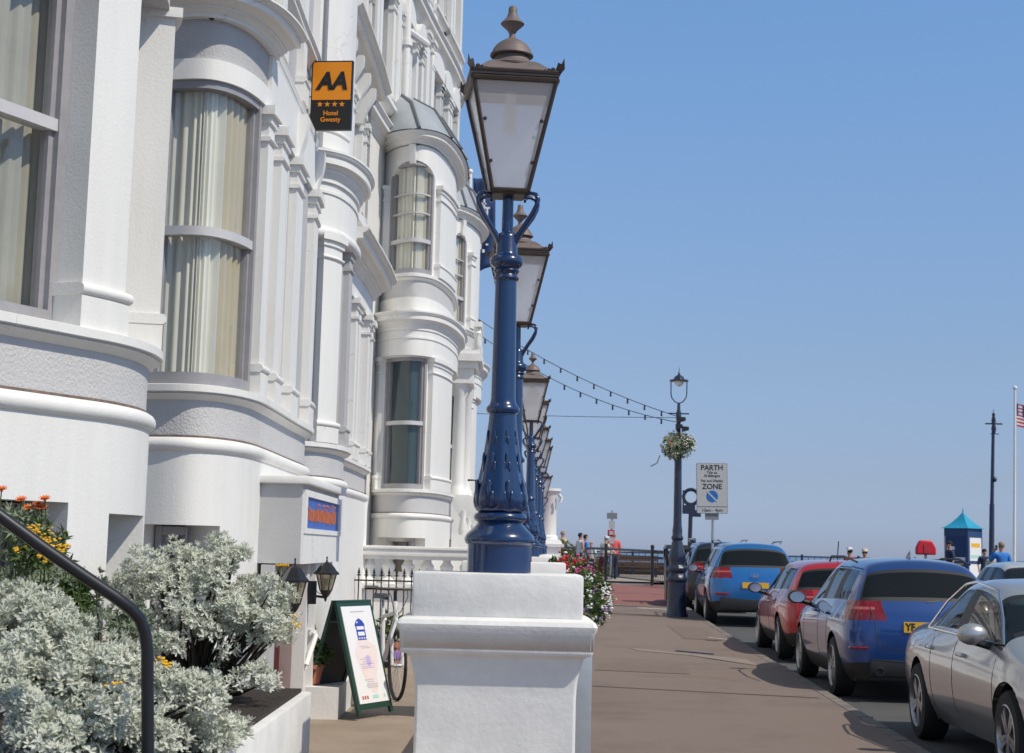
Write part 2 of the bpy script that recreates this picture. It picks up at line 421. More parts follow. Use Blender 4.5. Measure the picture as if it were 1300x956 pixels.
def bandf(mb, plan, a, b, zlo, zhi, o0, o1, step=.05):
    """solid band whose bottom zlo(q) varies (arches)"""
    S = plan.samples(a, b, step); vs = []
    for q in S:
        zl = zlo(q); zh = zhi(q)
        for off, z in ((o0, zl), (o1, zl), (o1, zh), (o0, zh)): vs.append(plan.pt(q, off, z))
    fs = []
    for i in range(len(S) - 1):
        for k in range(4): fs.append((i * 4 + k, i * 4 + (k + 1) % 4, (i + 1) * 4 + (k + 1) % 4, (i + 1) * 4 + k))
    fs += [(0, 1, 2, 3), tuple(range((len(S) - 1) * 4, len(S) * 4))]
    mb.add(vs, fs); return mb
def rect(o0, o1, z0, z1): return [(o0, z0), (o1, z0), (o1, z1), (o0, z1)]
def p_sill(z0, z1, o=0., inn=-.42):
    h = z1 - z0
    return [(inn, z0), (o - .075, z0), (o - .045, z0 + .18 * h), (o - .015, z0 + .36 * h), (o - .03, z0 + .44 * h), (o, z0 + .52 * h), (o, z0 + .95 * h), (o - .015, z1), (inn, z1 + .01)]
def p_torus(z0, z1, o, r, inn):
    c = (z0 + z1) / 2; h = (z1 - z0) / 2
    return [(inn, z0)] + [(o + r * math.cos(t), c + h * math.sin(t)) for t in [(-90 + 22.5 * i) * PI / 180 for i in range(9)]] + [(inn, z1)]
def p_cornice(z0, z1, o, pr, inn):
    h = z1 - z0
    return [(inn, z0)] + [(o + a * pr, z0 + b * h) for a, b in ((0, 0), (.1, 0), (.1, .13), (.2, .2), (.27, .31), (.33, .31), (.33, .40), (.45, .44), (.56, .52), (.60, .55), (.76, .55), (.76, .77), (.84, .80), (.93, .87), (.95, .92), (1, .92), (1, 1))] + [(inn, z1 + .02)]

def wall(mb, plan, a, b, z0, z1, openings=(), o0=-.38, o1=-.08, step=.08):
    """wall band with rectangular openings (sa,sb,za,zb)"""
    ops = sorted(openings); cur = a
    for sa, sb, za, zb in ops:
        if sa > cur: sweep(mb, plan, cur, sa, rect(o0, o1, z0, z1), step)
        if za > z0: sweep(mb, plan, sa, sb, rect(o0, o1, z0, za), step)
        if zb < z1: sweep(mb, plan, sa, sb, rect(o0, o1, zb, z1), step)
        cur = sb
    if cur < b: sweep(mb, plan, cur, b, rect(o0, o1, z0, z1), step)
    return mb

def window(parent, plan, a, b, z0, z1, off=-.27, fm='frame', cm='curtain', mid=.5, gl='glass', curt=True, wave=.035, bars=(), split=None, arch=0., cd=.13):
    """sash window: frame (part) with pane, curtain and meeting rail as sub-parts"""
    mb = MB(); t = .055
    for q in ((a, a + t), (b - t, b)): sweep(mb, plan, q[0], q[1], rect(off - .05, off + .05, z0, z1), .1)
    sweep(mb, plan, a + t, b - t, rect(off - .05, off + .05, z0, z0 + .09), .1)
    sweep(mb, plan, a + t, b - t, rect(off - .05, off + .045, z1 - .06 - arch, z1), .1)
    # inner sash stiles a little behind
    for q in ((a + t, a + t + .035), (b - t - .035, b - t)): sweep(mb, plan, q[0], q[1], rect(off - .04, off + .015, z0 + .09, z1 - .06), .1)
    fr = mb.build('window', W[fm], parent)
    if mid:
        zm = z0 + (z1 - z0) * mid; mb = MB(); sweep(mb, plan, a + t, b - t, rect(off - .045, off + .04, zm - .03, zm + .035), .1)
        mb.build('meeting_rail', W['frameLt'], fr)
        for zb in bars: mb = MB(); sweep(mb, plan, a + t, b - t, rect(off - .03, off + .02, z0 + (z1 - z0) * zb - .012, z0 + (z1 - z0) * zb + .012), .1); mb.build('glazing_bar', W['frameLt'], fr)
    mb = MB(); sheet(mb, plan, a + t, b - t, z0 + .09, z1 - .06, off - .01, .05); mb.build('pane', W[gl], fr, fixn=False)
    if curt:
        mb = MB(); rnd = random.Random(int(a * 97 + z0 * 31)); ph = rnd.random() * 6
        f = lambda q: wave * ((.55 + .6 * math.sin(q * 4.3 + ph)) * math.sin(q * 44 + ph + 2.2 * math.sin(q * 7 + ph)) + .45 * math.sin(q * 79 + 2 * ph + 1.2 * math.sin(q * 13)))
        e = split if split else b
        sheet(mb, plan, a - .05, e, z0 + .01, z1 + .05, off - cd, .012, f, 6)
        mb.build('curtain', W[cm], fr, fixn=False, smooth=60)
        if split:
            mb = MB(); f2 = lambda q: .02 * math.sin(q * 60); sheet(mb, plan, split - .03, b + .1, z0 + .01, z1 + .05, off - cd + .02, .012, f2, 4)
            mb.build('curtain', W['curtaingold'], fr, fixn=False, smooth=60)
    else:
        mb = MB(); sheet(mb, plan, a - .01, b + .01, z0 - .05, z1 + .05, off - .055, .1); mb.build('blind_or_room_dark', W[cm], fr, fixn=False)  # backing sheet; behind basement panes it paints the darkness of the unlit room
    return fr

def pilaster(parent, plan, a, b, z0, z1, o=-.03, m='white', inn=-.3, cap=True, base=True):
    mb = MB(); sweep(mb, plan, a, b, rect(inn, o, z0 + .12, z1 - .12), .1)
    if base:
        sweep(mb, plan, a - .025, b + .025, rect(inn, o + .025, z0, z0 + .17), .1)
        sweep(mb, plan, a - .035, b + .035, p_torus(z0 + .17, z0 + .23, o + .012, .03, inn), .1)
    if cap:
        sweep(mb, plan, a - .02, b + .02, p_torus(z1 - .27, z1 - .235, o + .005, .02, inn), .1)
        sweep(mb, plan, a - .02, b + .02, rect(inn, o + .02, z1 - .13, z1 - .07), .1)
        sweep(mb, plan, a - .045, b + .045, rect(inn, o + .05, z1 - .07, z1), .1)
    return mb.build('pilaster', W[m], parent)
def mould(parent, name, plan, a, b, prof, m='white', step=.05):
    mb = MB(); sweep(mb, plan, a, b, prof, step); return mb.build(name, W[m], parent, smooth=28)

# ------------------------------------------------------------------ sky and sun
SUN_EL, SUN_AZ = rad(50), rad(121)
w = bpy.data.worlds.new('World'); sc.world = w; w.use_nodes = True
nt = w.node_tree; bg = nt.nodes['Background']
sky = nt.nodes.new('ShaderNodeTexSky'); sky.sky_type = 'NISHITA'; sky.sun_disc = False
sky.sun_elevation = SUN_EL; sky.sun_rotation = SUN_AZ; sky.altitude = 10
sky.air_density = 1.0; sky.dust_density = .3; sky.ozone_density = 1.0
# camera colour response of the clear sky, by height above the horizon
wtc = nt.nodes.new('ShaderNodeTexCoord'); wsx = nt.nodes.new('ShaderNodeSeparateXYZ'); wrp = nt.nodes.new('ShaderNodeValToRGB'); wmx = nt.nodes.new('ShaderNodeMix')
wmx.data_type = 'RGBA'; wmx.blend_type = 'MULTIPLY'; wmx.inputs[0].default_value = 1.0
nt.links.new(wtc.outputs['Generated'], wsx.inputs[0]); nt.links.new(wsx.outputs[2], wrp.inputs[0])
cr = wrp.color_ramp
while len(cr.elements) < 7: cr.elements.new(.5)
for e, (p, c) in zip(cr.elements, ((0., (.255, .33, .62)), (.015, (.26, .335, .62)), (.049, (.295, .335, .52)), (.122, (.395, .425, .53)), (.215, (.49, .55, .65)), (.33, (.54, .675, .79)), (.62, (.74, .67, .55)))): e.position = p; e.color = (*c, 1)
nt.links.new(sky.outputs[0], wmx.inputs[6]); nt.links.new(wrp.outputs[0], wmx.inputs[7])
wsc = nt.nodes.new('ShaderNodeVectorMath'); wsc.operation = 'SCALE'; wsc.inputs[3].default_value = 2.0
nt.links.new(wmx.outputs[2], wsc.inputs[0]); nt.links.new(wsc.outputs[0], bg.inputs[0]); bg.inputs[1].default_value = .1
sd = bpy.data.lights.new('sun', 'SUN'); sd.energy = 3.6; sd.angle = rad(.55); sd.color = (1., .935, .82)
so = bpy.data.objects.new('sun', sd); COL.objects.link(so)
tosun = Vector((math.cos(SUN_EL) * math.sin(SUN_AZ), math.cos(SUN_EL) * math.cos(SUN_AZ), math.sin(SUN_EL)))
so.rotation_euler = tosun.to_track_quat('Z', 'Y').to_euler(); so.location = (20, -10, 30)
sc.view_settings.view_transform = 'Standard'; sc.view_settings.look = 'None'; sc.view_settings.exposure = 0.0; sc.view_settings.gamma = 1
sc.view_settings.use_curve_mapping = False

# ------------------------------------------------------------------ ground
def lerp_tab(tab, y):
    if y <= tab[0][0]: return tab[0][1]
    for (a, b), (c, d) in zip(tab, tab[1:]):
        if y <= c: return b + (d - b) * (y - a) / (c - a)
    return tab[-1][1]
def zg(y): return lerp_tab([(22, 0), (30, .09), (36, .15), (60, .40), (80, .45)], y)
def kerb(y): return lerp_tab([(-40, 1.5), (5, 2.85), (11, 3.13), (20.3, 3.62), (31, 3.98), (38, 4.32), (46, 4.75), (54, 5.3)], y)
def front(y): return lerp_tab([(-40, -1.2), (7, -.08), (8.5, -.04), (13.7, .06), (24.4, .33), (31.5, .47), (40.5, .84), (49, 1.05), (60, 1.4)], y)
ys = [-40, -20, -5] + [i for i in range(0, 82, 2)]
def strip(y0, y1, xl, xr, dz, mb=None, zf=None):
    mb = mb or MB(); Y = sorted({y0, y1} | {y for y in ys if y0 < y < y1}); vs = []
    for y in Y:
        z = zg(y) + dz; vs += [(xl(y), y, z), (xr(y), y, z)]
    mb.add(vs, [(2 * i, 2 * i + 1, 2 * i + 3, 2 * i + 2) for i in range(len(Y) - 1)]); return mb
struct('ground', strip(-40, 80, lambda y: -70, lambda y: 120, -.06), W['sand'])
struct('road', strip(-40, 58, kerb, lambda y: 60, 0.), W['asphalt'])
struct('cross_road', strip(54, 59, lambda y: -3, kerb, .004), W['asphalt'])
struct('pavement', strip(-40, 38.5, lambda y: front(y) - .6, lambda y: kerb(y) - .13, .1), W['pave'])
struct('brick_paving', strip(38.5, 54, lambda y: -3, lambda y: kerb(y) - .13, .1), W['redpave'])
struct('forecourt', strip(-20, 40, lambda y: -8, lambda y: front(y) - .6, .104), W['forecourt'])
struct('promenade', strip(59, 80, lambda y: -60, lambda y: 100, .06), W['sand'])
mb = MB()
Y = ys[:]; prof = lambda y: [(kerb(y) - .13, zg(y) - .05), (kerb(y) - .13, zg(y) + .104), (kerb(y) - .02, zg(y) + .104), (kerb(y), zg(y) + .085), (kerb(y) + .004, zg(y) - .05)]
Y = [y for y in Y if y < 54] + [54]; vs = []
for y in Y: vs += [(x, y, z) for x, z in prof(y)]
mb.add(vs, [(5 * i + k, 5 * i + k + 1, 5 * i + 5 + k + 1, 5 * i + 5 + k) for i in range(len(Y) - 1) for k in range(4)])
struct('kerb_line', mb, W['kerb'])
# pale reinstated trench, drain cover, white markings
mb = MB(); mb.add([(1.85, 23.8, zg(23.8) + .105), (3.3, 22.2, zg(22) + .105), (3.3, 20.9, .105), (2.6, 22.6, zg(22.6) + .105), (1.9, 23.3, zg(23.3) + .105)], [(0, 1, 2, 3, 4)][:1])
struct('pavement_patch', mb, W['patch'])
mb = MB(); mb.add([(2.45, 23.35, .122), (2.95, 22.85, .120), (2.98, 23.0, .121), (2.5, 23.5, .124)], [(0, 1, 2, 3)])
struct('drain_cover', mb, W['black'])
mb = MB()
for ya_, yb_, xa, xb in ((33.6, 32.9, 1.6, 3.3), (17.2, 16.4, .9, 3.2)): mb.add([(xa, ya_, zg(ya_) + .105), (xb, yb_, zg(yb_) + .105), (xb, yb_ + .05, zg(yb_) + .105), (xa, ya_ + .05, zg(ya_) + .105)], [(0, 1, 2, 3)])
struct('pavement_joint', mb, W['brownwall'])
mb = MB()
for q in (((2.9, 26.2), (3.5, 26.0), (3.6, 29.5), (3.0, 29.8)), ((1.1, 19.5), (2.2, 19.2), (2.3, 20.4), (1.2, 20.7))): mb.add([(x, y, zg(y) + .1045) for x, y in q], [(0, 1, 2, 3)])
struct('pavement_patch', mb, W['darkpatch'])
mb = MB()
for k in range(60):
    y = 2 + k * .9; z = zg(y); mb.box((kerb(y) - .132, y, z + .05), (kerb(y) + .001, y + .012, z + .1065))
struct('kerb_joint', mb, W['brownwall'])
mb = MB()
for x0, y0, x1, y1, wd in ((4.6, 53.2, 3.3, 53.6, .12), (2.0, 55.2, 3.4, 54.6, .2), (3.3, 54.6, 4.6, 53.9, .2), (3.0, 36.6, 3.8, 36.1, .22), (3.35, 26.6, 3.62, 26.1, .1)):
    z0, z1 = zg(y0) + .108, zg(y1) + .108
    mb.add([(x0, y0, z0), (x1, y1, z1), (x1, y1 + wd, zg(y1 + wd) + .108), (x0, y0 + wd, zg(y0 + wd) + .108)], [(0, 1, 2, 3)])
struct('painted_line', mb, W['paint'])
mb = MB()
for yy in (32.2, 37.6):
    mb.add([(4.15, yy, zg(yy) + .006), (6.2, yy + .1, zg(yy) + .006), (6.2, yy + .2, zg(yy + .1) + .006), (4.15, yy + .1, zg(yy + .1) + .006)], [(0, 1, 2, 3)])
struct('bay_marking', mb, W['paint'])
mb = MB(); mb.add([(-9000, 80, -1.2), (9000, 80, -1.2), (9000, 16000, -1.2), (-9000, 16000, -1.2)], [(0, 1, 2, 3)])
struct('sea', mb, W['sea'])
mb = MB().box((-60, 79.6, -3), (100, 80.4, .44)); struct('sea_wall_face', mb, W['brownwall'])

# ------------------------------------------------------------------ hotel terrace
FACE = Plan([(-3.7, 3), (-3.55, 8), (-3.35, 12), (-3.05, 16), (-2.75, 20), (-2.5, 24), (-2.28, 26.6), (-1.92, 30), (-1.42, 34.2), (-1.46, 36.2), (-2.1, 37.4), (-4.5, 37.6)], step=.3)
def fs(y): return min((abs(p.y - y), q) for p, q in zip(FACE.p, FACE.s))[1]

def gf_bow(parent, plan, s0, s1, sill, pl, basement=(), wins=(), up=True, zb=.1, torus=(2.235, 2.13), mat_low='white'):
    """raised ground floor of a bow: plinth, torus, dado, sill, piers, frieze, cornice"""
    wlow = wall(MB(), plan, s0, s1, zb, torus[1] + .01, basement, -.38, -.055); wlow.build('plinth_wall', W[mat_low], parent)
    mb = MB(); sweep(mb, plan, s0, s1, rect(-.38, -.08, torus[0] - .01, sill - .1), .06); mb.build('dado_panel', W['grey'], parent)
    mould(parent, 'torus_moulding', plan, s0, s1, p_torus(torus[1], torus[0], -.075, .055, -.3))
    mb = MB(); sweep(mb, plan, s0, s1, rect(-.3, -.071, torus[0] + .001, torus[0] + .014), .06); mb.build('joint_line', W['caulk'], parent)
    mould(parent, 'sill', plan, s0, s1, p_sill(sill - .105, sill, 0.))

# ---- house A: nearest bow, big sash and square white pier
A = Plan([(-3.55, 5.4), (-3.1, 6.3), (-2.46, 7.567), (-2.215, 8.067), (-2.055, 8.42), (-1.99, 8.85), (-2.06, 9.32), (-2.32, 9.75), (-2.8, 10.02), (-3.5, 10.1)], step=.05)
hA = thing('terrace_house', 'nearest white bow-fronted house at the left edge with square white window pier', 'house', (-3.3, 8, 0), 0, 'white terraced hotel houses')
sl = A.near
a0, a1 = sl(-3.0, 6.5), A.len - .1
p1a, p1b = sl(*at(95, 405, 7.95).xy) , sl(*at(157, 422, 8.5).xy)
p1a = sl(-2.195, 8.10); p1b = sl(-2.035, 8.47)
p2a = sl(-2.035, 9.22); p2b = p2a + .30
gf_bow(hA, A, a0, a1, 2.6, None, basement=[(sl(-2.5, 7.4), sl(-2.2, 8.1) , .55, 1.70), (sl(-2.07, 8.4) + .02, sl(-2.0, 9.05), .55, 1.655)])
bw = window(hA, A, sl(-2.5, 7.4) + .02, sl(-2.2, 8.1) - .02, .6, 1.69, off=-.3, cm='dark', curt=False)
bw = window(hA, A, sl(-2.07, 8.4) + .04, sl(-2.0, 9.05) - .02, .6, 1.64, off=-.31, fm='frameLt', cm='brownroom', curt=False)
HEAD = 4.66
mb = MB(); 
sweep(mb, A, p1a, p1b, rect(-.42, -.05, 2.6, HEAD), .1); mb.build('pier', W['white'], hA)
mb = MB(); sweep(mb, A, p1a - .02, p1b + .02, rect(-.44, -.03, 2.601, 2.77), .1); mb.build('pier_base', W['white'], hA); mb = MB(); sweep(mb, A, p1a - .03, p1b + .03, p_torus(2.77, 2.835, -.045, .035, -.45), .1); mb.build('pier_moulding', W['white'], hA)
mb = MB(); sweep(mb, A, p2a, p2b, rect(-.40, -.03, 2.6, HEAD), .1); mb.build('pier', W['white'], hA)
mb = MB(); sweep(mb, A, p2a - .02, p2b + .03, rect(-.41, -.012, 2.6, 2.77), .1); mb.build('pier_base', W['white'], hA); mb = MB(); sweep(mb, A, p2a - .025, p2b + .03, p_torus(2.77, 2.83, -.02, .03, -.42), .1); mb.build('pier_moulding', W['white'], hA); mb = MB(); sweep(mb, A, p2a - .03, p2b + .03, rect(-.42, .01, HEAD - .04, HEAD + .02), .1); mb.build('pier_cap', W['white'], hA)
window(hA, A, a0 + .1, p1a, 2.6, HEAD, off=-.27, mid=.52, wave=.028, cd=.11, cm='shadedcurtain')
window(hA, A, p1b, p2a, 2.6, HEAD, off=-.30, mid=.52)
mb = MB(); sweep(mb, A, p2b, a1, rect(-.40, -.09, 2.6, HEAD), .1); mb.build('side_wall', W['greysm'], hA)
mb = MB(); sweep(mb, A, a0, a1, rect(-.42, -.07, HEAD, 5.1), .06); mb.build('frieze', W['grey'], hA)
mould(hA, 'cornice', A, a0, a1, p_cornice(5.1, 5.4, -.07, .30, -.5))
mb = MB(); sweep(mb, A, a0, a1, rect(-.5, -.08, 5.42, 9.5), .1); mb.build('upper_wall', W['white'], hA)

# ---- house B: bow window with cream curtains, pilastered street side, entrance box below
B = Plan([(-3.5, 11.6), (-2.95, 11.18), (-2.47, 10.99), (-2.17, 10.97), (-1.96, 11.18), (-1.845, 11.6), (-1.82, 12.2), (-1.825, 13.5), (-1.845, 15.0), (-2.05, 15.35), (-2.6, 15.5), (-3.3, 15.5)], step=.05)
hB = thing('terrace_house', 'white house with grey panels and cream-curtained bow window behind the hotel rating sign', 'house', (-3.2, 13, 0), 0, 'white terraced hotel houses')
HB = 4.79
sl = B.near; b0, b1 = .1, B.len - .1
wl, wr = sl(-2.62, 11.04), sl(-1.838, 11.66)
bsm = [(sl(-2.55, 11.0), sl(-1.96, 11.15), .5, 1.63)]
gf_bow(hB, B, b0, b1, 2.6, None, basement=bsm)
window(hB, B, bsm[0][0] + .02, bsm[0][1] - .18, .55, 1.62, off=-.30, fm='frame', cm='brownroom', curt=False)
window(hB, B, wl, wr, 2.6, HB, off=-.13, mid=.50, split=wr - .40, wave=.028, cd=.07)
mb = MB(); sweep(mb, B, b0, wl, rect(-.4, -.08, 2.6, HB), .1)
sweep(mb, B, wr, b1, rect(-.4, -.10, 2.6, HB), .1); mb.build('street_wall', W['greysm'], hB)
q1, q2 = sl(-1.83, 11.72), sl(-1.825, 13.3)
q1 = sl(-1.82, 12.3)
for qa, qb in ((wr + .06, wr + .28), (q1, q1 + .32), (q2, q2 + .4), (sl(-1.84, 14.55), sl(-1.845, 14.95))):
    pilaster(hB, B, qa, qb, 2.6, HB, o=-.035)
for qa, qb in ((wr + .40, wr + .44), (q2 - .35, q2 - .3), (q2 + .62, q2 + .67)):
    mb = MB(); sweep(mb, B, qa, qb, rect(-.3, -.07, 2.7, HB - .1), .1); mb.build('panel_bead', W['white'], hB)
mb = MB(); sweep(mb, B, b0, b1, rect(-.42, -.06, HB, HB + .15), .05); mb.build('window_hood', W['white'], hB)
mb = MB(); sweep(mb, B, b0, wr + .22, rect(-.42, -.095, HB + .15, 5.265), .05); mb.build('frieze', W['greypanel'], hB)
mb = MB(); sweep(mb, B, wr + .22, b1, rect(-.42, -.065, HB + .15, 5.24), .05); mb.build('frieze', W['white'], hB)
bend = sl(-1.825, 12.0)
mould(hB, 'cornice', B, b0, bend, p_cornice(5.24, 5.42, -.06, .24, -.5))
mould(hB, 'string_course', B, bend, b1, p_cornice(5.24, 5.36, -.085, .02, -.5))
mb = MB()
q = b0
while q < bend - .06:
    sweep(mb, B, q, q + .018, rect(.02, .085, 5.365, 5.39), .1); q += .036
mb.build('dentil_course', W['white'], hB)
for q in (q2 + .2, sl(-1.84, 14.75)):
    mb = MB(); sweep(mb, B, q - .09, q + .09, [(-.1, 4.8), (-.05, 4.8), (-.03, 4.9), (.0, 5.0), (.015, 5.1), (.015, 5.2), (-.1, 5.2)], .1); mb.build('bracket', W['white'], hB)
# upper storey of B
sweepw = MB(); wa, wb_ = sl(-1.825, 12.75), sl(-1.835, 13.75)
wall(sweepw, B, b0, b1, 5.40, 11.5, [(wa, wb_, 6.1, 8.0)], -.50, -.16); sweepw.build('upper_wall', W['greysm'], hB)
window(hB, B, wa, wb_, 6.1, 8.0, off=-.33)
for qa, qb in ((wa - .28, wa - .05), (wb_ + .05, wb_ + .28), (b1 - 1.75, b1 - 1.3)): pilaster(hB, B, qa, qb, 5.43, 8.0, o=-.10)
mould(hB, 'string_course', B, b0, b1, p_cornice(5.95, 6.1, -.15, .10, -.4))
mould(hB, 'cornice', B, b0, b1, p_cornice(8.0, 8.35, -.15, .22, -.5))
mb = MB(); bandf(mb, B, wa - .3, wb_ + .3, lambda q: 8.4 + .55 * math.sqrt(max(0, 1 - ((q - (wa + wb_) / 2) / ((wb_ - wa) / 2 + .31)) ** 2)), lambda q: 8.6 + .6 * math.sqrt(max(0, 1 - ((q - (wa + wb_) / 2) / ((wb_ - wa) / 2 + .31)) ** 2)), -.2, .04)
mb.build('arch_hood', W['white'], hB)

# ---- house C: narrow rounded front with plain pier and drum cornice, then flat pilastered front
Cc = Plan([(-3.3, 16.85), (-2.7, 16.72), (-2.25, 16.78), (-1.97, 17.0), (-1.83, 17.5), (-1.8, 18.1), (-1.86, 18.55), (-1.98, 18.75)], step=.05)
hC = thing('terrace_house', 'white house with small drum cornice and flat pilastered front beyond the hotel rating sign', 'house', (-3, 19.5, 0), 0, 'white terraced hotel houses')
sl = Cc.near; c0, c1 = .1, Cc.len
gf_bow(hC, Cc, c0, c1, 2.6, None)
mb = MB(); wa, wb_ = sl(-2.75, 16.73), sl(-2.22, 16.8); wall(mb, Cc, c0, c1, 2.6, 4.62, [(wa, wb_, 2.6, 4.62)], -.4, -.12); mb.build('ground_floor_wall', W['greysm'], hC)
window(hC, Cc, wa, wb_, 2.6, 4.62)
pilaster(hC, Cc, sl(-2.03, 16.93), sl(-1.875, 17.3), 2.6, 4.86, o=-.02)
pilaster(hC, Cc, sl(-1.83, 17.75), sl(-1.81, 18.05), 2.6, 4.86, o=-.05, m='greysm')
mb = MB(); sweep(mb, Cc, c0, c1, p_torus(4.80, 4.93, -.02, .05, -.4), .05); sweep(mb, Cc, c0, c1, rect(-.4, -.03, 4.9, 5.42), .05); sweep(mb, Cc, c0, c1, rect(-.4, -.015, 5.3, 5.33), .05); mb.build('frieze', W['white'], hC, smooth=35)
mould(hC, 'cornice', Cc, c0, c1, p_cornice(5.42, 5.74, -.02, .18, -.5))
mb = MB(); sweep(mb, Cc, c0, c1, rect(-.4, -.12, 5.8, 11.5), .06); mb.build('upper_wall', W['white'], hC)
pilaster(hC, Cc, sl(-2.1, 16.88), sl(-1.87, 17.35), 5.8, 9.0, o=-.05)
mould(hC, 'cornice', Cc, c0, c1, p_cornice(9.0, 9.35, -.08, .25, -.5))
# flat front
D0 = Plan([(-2.02, 18.72), (-1.98, 20), (-1.95, 21.4), (-1.95, 22.6), (-2.2, 22.75), (-2.7, 22.8)], smooth=False)
def ds(y): return min((abs(D0.at(i * .02)[0].y - y), i * .02) for i in range(int(D0.len / .02)))[1]
gf_bow(hC, D0, 0, D0.len, 2.6, None)
wins = [(ds(19.25), ds(20.0)), (ds(20.75), ds(21.5))]
mb = MB(); wall(mb, D0, 0, D0.len, 2.6, 4.66, [(a, b, 2.6, 4.62) for a, b in wins], -.4, -.12); mb.build('ground_floor_wall', W['greysm'], hC)
for a, b in wins: window(hC, D0, a, b, 2.6, 4.62, off=-.3)
for y in (18.9, 20.15, 20.5, 21.65, 22.2): pilaster(hC, D0, ds(y), ds(y) + .24, 2.6, 4.66, o=-.02)
mb = MB(); sweep(mb, D0, 0, D0.len, rect(-.4, -.05, 4.66, 5.0), .3); mb.build('frieze', W['white'], hC)
mould(hC, 'cornice', D0, 0, D0.len, p_cornice(5.0, 5.3, -.05, .34, -.5))
mb = MB()
for i in range(9): sweep(mb, D0, .15 + i * .42, .27 + i * .42, rect(-.25, -.12, 5.32, 5.74), .2)
sweep(mb, D0, 0, D0.len, rect(-.3, -.06, 5.74, 5.86), .3); mb.build('parapet', W['white'], hC)
mb = MB(); wall(mb, D0, 0, D0.len, 5.33, 14, [(a, b, 6.05, 7.5) for a, b in wins] + [], -.6, -.3); mb.build('upper_wall', W['greysm'], hC)
for a, b in wins: window(hC, D0, a, b, 6.05, 7.5, off=-.5)
for y in (18.85, 19.05, 20.1, 20.5, 21.6, 22.2): pilaster(hC, D0, ds(y), ds(y) + .18, 5.9, 7.5, o=-.2)
for a, b in wins:
    for o in (a - .05, b - .07):
        mb = MB(); sweep(mb, D0, o, o + .12, [(-.35, 7.3), (-.2, 7.3), (-.12, 7.5), (-.02, 7.68), (-.02, 7.8), (-.35, 7.8)], .2); mb.build('bracket', W['white'], hC)
mould(hC, 'cornice', D0, 0, D0.len, p_cornice(7.8, 8.1, -.25, .36, -.5))
for y in (18.85, 19.4, 20.1, 20.7, 21.6, 22.2): pilaster(hC, D0, ds(y), ds(y) + .2, 8.15, 9.6, o=-.2)
mould(hC, 'cornice', D0, 0, D0.len, p_cornice(9.6, 9.95, -.25, .42, -.5))
for y in (18.85, 19.9, 20.9, 22.2): pilaster(hC, D0, ds(y), ds(y) + .22, 10.0, 12.2, o=-.2)
mould(hC, 'cornice', D0, 0, D0.len, p_cornice(12.2, 12.6, -.25, .42, -.5))

